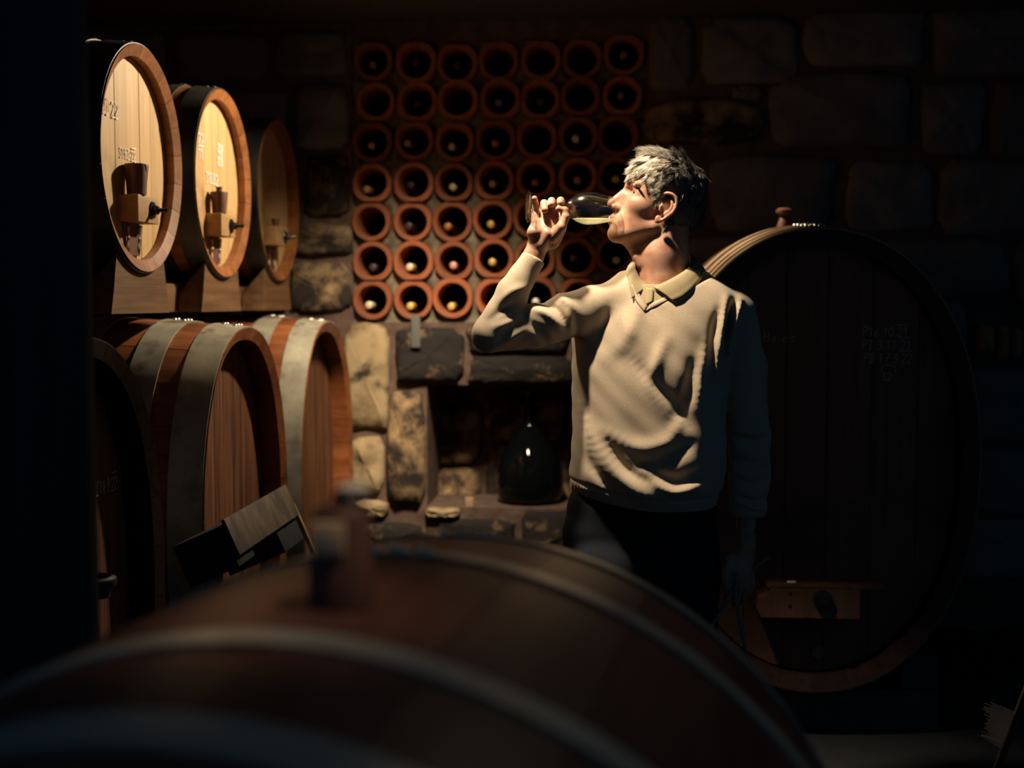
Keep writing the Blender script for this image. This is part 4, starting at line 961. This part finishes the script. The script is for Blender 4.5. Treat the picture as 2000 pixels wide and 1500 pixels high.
# scalp cap under the strands
sc_ = Field(HO+np.array([-100, -75, -90]), HO+np.array([90, 75, 110]), 2.4)
sc_.ell(H(0, 0, 28), (74.5, 60, 63.5), 1, HR)
sc_.ell(H(-20, 0, -12), (51, 55, 54), 10, HR)
X, Y, Z = np.meshgrid(*sc_.ax, indexing='ij'); A3 = (X-HO[0])*fw[0]+(Z-HO[2])*fw[2]; C3 = (X-HO[0])*uu[0]+(Z-HO[2])*uu[2]
lim = np.where(A3 > 48, 38., np.where(A3 > 30, 16+(A3-30)*1.2, np.where(A3 > 6, -20+(A3-6)*1.5, np.where(A3 > -22, 9., -60.))))
sc_.f = np.maximum(sc_.f, (lim-C3).astype(np.float32)*.7)
Vc, Qc = sc_.nets(); Vc = relax(Vc, Qc, 3)
cap = obj('scalp_hair', npmesh('scalp_hair', lift(Vc), Qc), mat('dark_grey_hair', (.10, .088, .075), .75), man); tag(cap, kind='stuff')

# ------------------------------------------------------------------ sweater
sw = Field(L3(898, 1035, -150), L3(1530, 478, 135), 2.6)
def loft(F, secs, yaw, n=2.3, k=0):
    """secs: (py, left px, right px, half depth, depth centre) -> stacked superellipses"""
    zs_ = np.array([L3(1290, s[0])[2] for s in secs]); xl = np.array([L3(s[1], s[0])[0] for s in secs]); xr = np.array([L3(s[2], s[0])[0] for s in secs])
    ry = np.array([s[3] for s in secs], float); cy = np.array([s[4] for s in secs], float)
    o = np.argsort(zs_); zs_, xl, xr, ry, cy = zs_[o], xl[o], xr[o], ry[o], cy[o]
    Z = F.ax[2]; zi = np.linspace(zs_[0], zs_[-1], 400)
    def sm(v):
        q = np.interp(zi, zs_, v); kk = np.ones(31)/31; q2 = np.convolve(np.pad(q, 15, 'edge'), kk, 'valid'); return np.interp(Z, zi, q2)[None, None, :]
    XL, XR, RY, CY = sm(xl), sm(xr), sm(ry), sm(cy); CX = (XL+XR)/2; RX = (XR-XL)/2
    X = F.ax[0][:, None, None]-CX; Y = F.ax[1][None, :, None]-CY
    c, s = math.cos(yaw), math.sin(yaw); RXe = RX*1.0
    Xr = X*c+Y*s; Yr = -X*s+Y*c
    d = ((np.abs(Xr)/RXe)**n+(np.abs(Yr)/RY)**n)**(1/n)
    d = (d-1)*np.minimum(RXe, RY)
    zz = Z[None, None, :]; d = np.maximum(d, np.maximum(zz-zs_[-1], zs_[0]-zz)); F.comb((slice(None),)*3, d.astype(np.float32), k)
loft(sw, [(532, 1222, 1372, 58, 12), (552, 1180, 1412, 64, 10), (590, 1138, 1446, 78, 9), (640, 1114, 1440, 90, 6), (720, 1112, 1426, 97, -2), (820, 1117, 1419, 99, -10), (900, 1114, 1416, 103, -15), (935, 1108, 1414, 105, -16), (962, 1110, 1410, 101, -14), (975, 1120, 1402, 93, -10), (1012, 1122, 1400, 92, -10)], -.38)
sw.chain([(L3(1166, 600, 4), 42), (L3(1245, 575, 6), 44), (L3(1335, 575, 6), 44), (L3(1424, 604, 6), 40)], 14)
sw.chain([(L3(1152, 606, 0), 47), (L3(1050, 636, -30), 41), (L3(957, 656, -60), 32)], 12)
sw.chain([(L3(953, 654, -60), 31), (L3(1001, 574, -54), 29.5), (L3(1040, 507, -46), 24)], 8)
sw.chain([(L3(1434, 612, 10), 43), (L3(1452, 720, 12), 44), (L3(1462, 845, 16), 41), (L3(1464, 930, 8), 40), (L3(1461, 990, -4), 34), (L3(1457, 1012, -8), 27)], 10)
sw.chain([(L3(1457, 1008, -8), 26), (L3(1457, 1050, -10), 23)], 4)
# folds: (polyline px, width, height, depth range front only)
X = sw.ax[0][:, None, None]; Z = sw.ax[2][None, None, :]; Y = sw.ax[1][None, :, None]
disp = np.zeros((len(sw.ax[0]), len(sw.ax[2])), np.float32)
XX = sw.ax[0][:, None]; ZZ = sw.ax[2][None, :]
def fold(pl, w_, amp):
    global disp
    P_ = [L3(*p) for p in pl]; sp = spline([Vector((p[0], p[2], 0)) for p in P_], 6); d = np.full(disp.shape, 1e9, np.float32); n_ = len(sp)-1
    for i in range(n_):
        ax_, az = sp[i].x, sp[i].y; bx2, bz2 = sp[i+1].x, sp[i+1].y; l2 = (bx2-ax_)**2+(bz2-az)**2+1e-6
        t = np.clip(((XX-ax_)*(bx2-ax_)+(ZZ-az)*(bz2-az))/l2, 0, 1); e = math.sin(PI*min(1, max(0, (i+.5)/n_)))**.5
        q = np.sqrt((XX-ax_-t*(bx2-ax_))**2+(ZZ-az-t*(bz2-az))**2)/w_; d = np.minimum(d, q*q-2*math.log(max(e, .05)))
    disp += (amp*np.exp(-d)).astype(np.float32)
for pl, w_, a in [
    ([(1292, 655), (1272, 700), (1262, 745), (1290, 790)], 13, 9), ([(1222, 690), (1262, 735), (1312, 790), (1330, 830)], 14, -10),
    ([(1372, 660), (1352, 730), (1352, 790)], 13, 9), ([(1340, 700), (1330, 760), (1300, 820)], 12, -9),
    ([(1318, 800), (1290, 850), (1230, 862), (1170, 830)], 14, 8), ([(1340, 850), (1290, 885), (1220, 900)], 12, -8),
    ([(1268, 928), (1305, 946), (1362, 930)], 10, 11), ([(1262, 905), (1310, 922), (1380, 900)], 12, -10),
    ([(1150, 840), (1190, 905), (1250, 955), (1330, 975)], 13, 8), ([(1180, 850), (1215, 905), (1262, 930)], 10, -9), ([(1130, 780), (1150, 860), (1175, 930)], 12, 6),
    ([(1148, 850), (1160, 910), (1190, 950)], 9, -6),
    ([(1408, 575), (1398, 620), (1388, 690), (1382, 760)], 8, 8), ([(1442, 582), (1424, 630), (1410, 690)], 8, 9), ([(1420, 590), (1410, 640), (1400, 720)], 7, -9), ([(1392, 600), (1376, 660), (1370, 740)], 9, -7),
    ([(1232, 540), (1238, 600), (1215, 660), (1180, 700)], 16, 6), ([(1195, 580), (1180, 640), (1150, 700)], 14, -4),
    ([(1032, 600), (1068, 612), (1098, 645)], 9, 9), ([(1086, 574), (1108, 598), (1114, 650)], 8, 9), ([(1050, 590), (1085, 605), (1106, 640)], 7, -8), ([(1025, 622), (1055, 650), (1070, 680)], 9, -7), ([(1100, 590), (1122, 630), (1124, 700)], 8, -6),
    ([(1022, 604), (1000, 625), (965, 640)], 8, 7), ([(1022, 590), (990, 600), (958, 625)], 7, -6), ([(1030, 560), (1000, 570), (975, 590)], 8, 5), ([(1026, 635), (1000, 660), (960, 680)], 8, 5),
    ([(1420, 838), (1462, 843), (1502, 840)], 5, 7), ([(1425, 850), (1465, 857), (1500, 852)], 6, -7), ([(1428, 876), (1465, 884), (1495, 876)], 7, 6), ([(1430, 895), (1465, 903), (1498, 895)], 6, -6), ([(1430, 915), (1462, 922), (1492, 912)], 6, 6), ([(1430, 932), (1462, 940), (1495, 932)], 6, -6),
    ([(1432, 955), (1462, 962), (1492, 950)], 5, 7), ([(1432, 972), (1462, 985), (1496, 988)], 4, 8), ([(1436, 965), (1462, 972), (1494, 972)], 5, -6), ([(1438, 1004), (1460, 1008), (1484, 1006)], 4, -6)]:
    fold(pl, w_, a)
fr = np.clip(.5-(Y+0)/60, 0, 1)     # fades towards the back
sw.f -= disp[:, None, :]*fr
nz = 1.1*np.sin(X*.045+Y*.03+1)*np.sin(Z*.037+.5*np.sin(X*.02))+.7*np.sin(X*.09+Z*.05)*np.sin(Z*.08-Y*.06+2)
sw.f += nz.astype(np.float32)*1.4
# hem seam groove, hem, cuffs and neck cut
zc1 = L3(1290, 972)[2]
hemx = (X-L3(1280, 900)[0])/150.0
hemz = L3(1290, 988)[2] + 24*np.clip(-hemx, 0, 1.2)**1.6+8*np.clip(hemx, 0, 1.2)**2
armR = X > L3(1415, 900)[0]+0*Z
tors = np.where(armR, -99, hemz-Z); sw.f = np.maximum(sw.f, tors+0*Y).astype(np.float32)
g = np.where(armR, 0, 3.0*np.exp(-((Z-hemz-24)/3.0)**2)); sw.f += g.astype(np.float32)
rib = np.where((~armR) & (Z-hemz < 23), .7*np.sin(X*1.25)*np.ones_like(Y), 0); sw.f += rib.astype(np.float32)
def cut(p, n_):
    p = np.array(p); n_ = np.array(n_, float); n_ /= np.linalg.norm(n_); reg = ((X-p[0])**2+(Y-p[1])**2+(Z-p[2])**2) < 45**2
    d = (X-p[0])*n_[0]+(Y-p[1])*n_[1]+(Z-p[2])*n_[2]; sw.f = np.where(reg, np.maximum(sw.f, d), sw.f).astype(np.float32)
cut(L3(1040, 503, -46), L3(1042, 500, -45)-L3(1015, 552, -52)); cut(L3(1457, 1058, -10), (0, 0, -1))
neckhole = L3(1292, 520, 4)
sw.chain([(L3(1298, 486, 6), 56), (L3(1288, 548, -8), 50)], 3, True)
# V opening at the front
vl0, vl1, vr1 = L3(1232, 548), L3(1259, 605), L3(1372, 548)
def half(p, q): # >0 right-hand side of p->q in x,z
    return ((XX-p[0])*(q[2]-p[2])-(ZZ-p[2])*(q[0]-p[0]))/math.hypot(q[0]-p[0], q[2]-p[2])
dv = np.maximum(-(-half(vl0, vl1)), -(-half(vl1, vr1)))   # inside V when negative
dv = dv[:, None, :]+0*Y
yfront = np.maximum(Y-L3(1290, 560, -18)[1], 0)
V_in = np.maximum(dv, np.where(Y < -16, -50, 50))
sw.f = np.maximum(sw.f, -V_in).astype(np.float32)
Vs, Qs = sw.nets(); Vs = relax(Vs, Qs, 3, .5)
sweater = obj('sweater', npmesh('sweater', lift(Vs), Qs), M['knit'], man)
print('sweater', len(Qs), 'body', len(QQ), 'hair', len(QH))
# polo shirt body under the V
ps = Field(L3(1180, 640, -130), L3(1420, 495, 90), 2.6)
loft(ps, [(556, 1215, 1385, 58, 4), (590, 1205, 1385, 72, 2), (630, 1200, 1380, 80, 0)], -.3)
ps.chain([(L3(1296, 600, 8), 48), (L3(1280, 610, 0), 48)], 8)
ps.chain([(L3(1298, 480, 6), 56), (L3(1296, 540, 2), 52)], 3, True)
Vp, Qp = ps.nets(); Vp = relax(Vp, Qp, 1)
obj('polo_shirt', npmesh('polo_shirt', lift(Vp), Qp), M['shirt'], man)
# ---- surface lookup to lay trims on the sweater front
from mathutils.bvhtree import BVHTree
sbv = BVHTree.FromPolygons([Vector(v) for v in Vs], [tuple(int(i) for i in q) for q in Qs])
pbv = BVHTree.FromPolygons([Vector(v) for v in Vp], [tuple(int(i) for i in q) for q in Qp])
CL = Vector(((CAM-MO).dot(MR), (CAM-MO).dot(MF), (CAM-MO).z))/PU
def hit(px, py, bv=(sbv,), off=0.0):
    t = Vector(L3(px, py)); d = (t-CL).normalized(); best = None
    for b_ in bv:
        r = b_.ray_cast(CL, d)
        if r[0] is not None and (best is None or (r[0]-CL).length < (best-CL).length): best = r[0]
    return (best if best is not None else t)-d*off
def mloc(v): return Vector(v)*PU+Vector((0, 0, MO.z))
# ribbed neck band along the V (two crossing bands)
def ribbon(name, up, lowp, m, thick=2.2, n=14, both=(sbv, pbv), off=1.0):
    def dens(pl):
        sp = spline([Vector((p[0], p[1], 0)) for p in pl], 8); q = []
        for i in range(n+1):
            s = i/n*(len(sp)-1); k = min(int(s), len(sp)-2); q.append(sp[k].lerp(sp[k+1], s-k))
        return q
    A, B = dens(up), dens(lowp); v = []; R = 5
    for a, b_ in zip(A, B):
        for k in range(R):
            p = a.lerp(b_, k/(R-1)); v.append(mloc(hit(p.x, p.y, both, off+(.8 if 0 < k < R-1 else 0))))
    f = [(i*R+k, (i+1)*R+k, (i+1)*R+k+1, i*R+k+1) for i in range(n) for k in range(R-1)]
    me = mesh(name, v, f, 60); o = obj(name, me, m, man); md = o.modifiers.new('t', 'SOLIDIFY'); md.thickness = thick*PU; md.offset = 0; return o
ribbon('neck_band', [(1270, 594), (1292, 584), (1320, 568), (1346, 548)], [(1261, 608), (1290, 594), (1322, 577), (1352, 556)], M['knit'])
ribbon('neck_band', [(1236, 556), (1246, 578), (1262, 598)], [(1229, 560), (1240, 584), (1259, 609)], M['knit'])
ribbon('placket', [(1262, 562), (1262, 578), (1263, 596)], [(1276, 564), (1276, 578), (1274, 590)], M['shirt'], n=6, off=1.6)
# collar: ring of (fold edge, outer edge)
ring_ = [((1272, 560, -64), (1234, 583, -93)), ((1253, 547, -58), (1231, 562, -82)), ((1243, 530, -40), (1226, 545, -48)), ((1238, 514, -6), (1223, 529, -4)),
         ((1256, 502, 36), (1240, 516, 44)), ((1300, 494, 60), (1300, 512, 74)), ((1338, 492, 46), (1346, 514, 62)), ((1355, 502, 16), (1374, 524, 30)),
         ((1350, 518, -18), (1374, 538, -20)), ((1328, 535, -46), (1356, 562, -60)), ((1301, 550, -60), (1337, 580, -84)), ((1276, 561, -65), (1316, 589, -97))]
def collar(part):
    pt = []
    for A_, B_ in part:
        h_ = min((hit(B_[0]+q_, B_[1], (sbv,), 3.0) for q_ in (-9, -3, 3, 9)), key=lambda v_: v_[1]); ob = h_[1] if abs(h_[1]-B_[2]) < 55 and B_[2] < 0 else B_[2]
        pt.append(((A_[0], A_[1], ob+(A_[2]-B_[2])*.8), (B_[0], B_[1], ob)))
    part = pt
    A = spline([Vector(L3(*p[0])) for p in part], 5); B = spline([Vector(L3(*p[1])) for p in part], 5); v = []; R = 6
    for a, b_ in zip(A, B):
        for k in range(R):
            t = k/(R-1); p = a.lerp(b_, t); bul = 5*math.sin(PI*min(1, t*1.2)); out = Vector((p.x-L3(1296, 540)[0], p.y, 0)).normalized(); v.append(mloc(p+out*bul*.6+Vector((0, 0, bul*.35))))
    n_ = len(A); f = [(i*R+k, (i+1)*R+k, (i+1)*R+k+1, i*R+k+1) for i in range(n_-1) for k in range(R-1)]
    # stand: inner wall down from the fold edge
    b0 = len(v)
    for a in A: v.append(mloc(a)); v.append(mloc(a+Vector(((L3(1296, 540)[0]-a.x)*.06, -a.y*.06, -24))))
    f += [(b0+2*i, b0+2*i+1, b0+2*i+3, b0+2*i+2) for i in range(n_-1)]
    o = obj('collar', mesh('collar', v, f, 60), M['shirt'], man); md = o.modifiers.new('t', 'SOLIDIFY'); md.thickness = 2.6*PU; md.offset = 0
collar(ring_)

# ------------------------------------------------------------------ trousers, shoes
tr = Field(L3(1060, 1705, -130), L3(1450, 940, 130), 4.0)
loft(tr, [(950, 1122, 1398, 84, 0), (985, 1112, 1400, 88, 0), (1040, 1102, 1405, 92, 2), (1120, 1100, 1410, 94, 4), (1170, 1104, 1408, 90, 4)], -.14, 2.4)
for lx, lo_ in ((1184, -4), (1330, 8)):
    tr.chain([(L3(lx, 1120, lo_), 74), (L3(lx+4, 1250, lo_), 68), (L3(lx+6, 1420, lo_), 56), (L3(lx+8, 1560, lo_+6), 50), (L3(lx+8, 1665, lo_+10), 46)], 12)
Xt = tr.ax[0][:, None, None]; Zt = tr.ax[2][None, None, :]; Yt = tr.ax[1][None, :, None]
tr.f += (1.6*np.sin(Xt*.05+Zt*.03)*np.sin(Zt*.06+Yt*.04)).astype(np.float32)
tr.f = np.maximum(tr.f, (L3(1290, 1664)[2]-Zt)+0*Xt+0*Yt).astype(np.float32)
Vt, Qt = tr.nets(); Vt = relax(Vt, Qt, 2)
obj('trousers', npmesh('trousers', lift(Vt), Qt), M['cloth_black'], man)
v, f = tube_pts([mloc(L3(1106, 975, -50)), mloc(L3(1101, 1020, -52)), mloc(L3(1099, 1100, -52)), mloc(L3(1102, 1200, -50))], .0016, 5)
for sx_ in (1190, 1342):
    zf = -ZOFF; c0 = L3(sx_, 1660, 20); c0[2] = zf+34
    sh = Field(c0+np.array([-80, -190, -40]), c0+np.array([60, 50, 60]), 4.0)
    c1 = c0+np.array([-14, -90, -10]); c2 = c0+np.array([-22, -150, -14])
    sh.chain([(c0, 36), (c1, 32), (c2, 22)], 12); Z_ = sh.ax[2][None, None, :]; sh.f = np.maximum(sh.f, (zf-Z_)+0*sh.f)
    Va, Qa = sh.nets(); Va = relax(Va, Qa, 2); obj('shoe', npmesh('shoe', lift(Va), Qa), M['leather'], man)

# ------------------------------------------------------------------ wine glass and wine
g0 = Vector(L3(1031, 403.5, OF-2)); g1 = Vector(L3(1200, 409, -14)); gax = (g1-g0).normalized(); GLn = (g1-g0).length*PU
def W3(p): return MO + MR*(p[0]*PU) + MF*(p[1]*PU) + Vector((0, 0, p[2]*PU))
def gprof(t0=0):
    u = PU
    out = [(0, 0), (29, 0), (31, 1.0), (31, 2.2), (22, 3.2), (10, 5.5), (4.6, 11), (2.9, 20), (2.6, 40), (2.8, 62), (4.5, 70), (10, 76), (19, 85), (27, 97), (31.4, 111), (32, 122), (30.6, 138), (27, 154), (23.0, 169)]
    inn = [(22.0, 169.3), (26.0, 154), (29.6, 138), (31.0, 122), (30.3, 111), (26, 98), (18, 86.5), (9, 78.5), (0, 76)]
    return [(r*u, h*u) for r, h in out], [(r*u, h*u) for r, h in inn]
go, gi = gprof()
gt = empty('wine_glass', W3(g0), label='stemmed wine glass held sideways at the man\'s mouth, a little white wine inside', cat='glass')
gq = (W3(g1)-W3(g0)).normalized().to_track_quat('Z', 'Y'); gt.rotation_euler = gq.to_euler()
def fine(p, n=4):
    sp = spline([Vector((a, b_, 0)) for a, b_ in p], n); return [(max(0, q.x), q.y) for q in sp]
go_f = go[:4]+fine(go[4:], 3)
obj('bowl_and_stem', lathe('bowl_and_stem', go_f+fine(gi, 3), 64, 'z', 60, cap=False), M['glass'], gt)
bm = bmesh.new(); me = lathe('tmp', [(r*.985, h) for r, h in fine(gi, 3)], 64, 'z', 60, cap=True); bm.from_mesh(me)
Rm = gq.to_matrix().to_4x4(); Rm.translation = W3(g0)
lv = W3(L3(1190, 427.5, -14)); inv = Rm.inverted(); pl_co = inv @ lv; pl_no = (inv.to_3x3() @ Vector((0, 0, 1))).normalized()
r = bmesh.ops.bisect_plane(bm, geom=bm.verts[:]+bm.edges[:]+bm.faces[:], plane_co=pl_co, plane_no=pl_no, clear_outer=True)
eds = [e for e in r['geom_cut'] if isinstance(e, bmesh.types.BMEdge)]
bmesh.ops.contextual_create(bm, geom=eds)
wn = tag(obj('wine', bmm('wine', bm, 60), M['wine']), 'pale yellow white wine lying in the tilted wine glass', 'wine')
wn.location = gt.location; wn.rotation_euler = gt.rotation_euler

# hose held in the hanging hand
def wl(px, py, o): return W3(L3(px, py, o))
org = wl(1440, 1165, -25)
t = empty('wine_hose', (org.x, org.y, 0), label='thin grey hose loop held in the man\'s lowered hand', cat='hose')
O_ = Vector((org.x, org.y, 0))
for pl in ([(1440, 1120, -52), (1436, 1160, -46), (1445, 1215, -40), (1460, 1290, -36), (1478, 1370, -30), (1496, 1500, -10), (1500, 1640, 30)],
           [(1440, 1120, -50), (1426, 1160, -44), (1404, 1200, -60), (1378, 1245, -72), (1350, 1330, -80), (1330, 1500, -80), (1330, 1640, -110)],
           [(1466, 1120, 10), (1476, 1108, 16), (1488, 1098, 20), (1502, 1088, 26)]):
    P_ = spline([wl(*p)-O_ for p in pl], 6); v, f = tube_pts(P_, .0042, 8); obj('hose', mesh('hose', v, f, 70), M['hose'], t)
print('objects', len(bpy.data.objects))
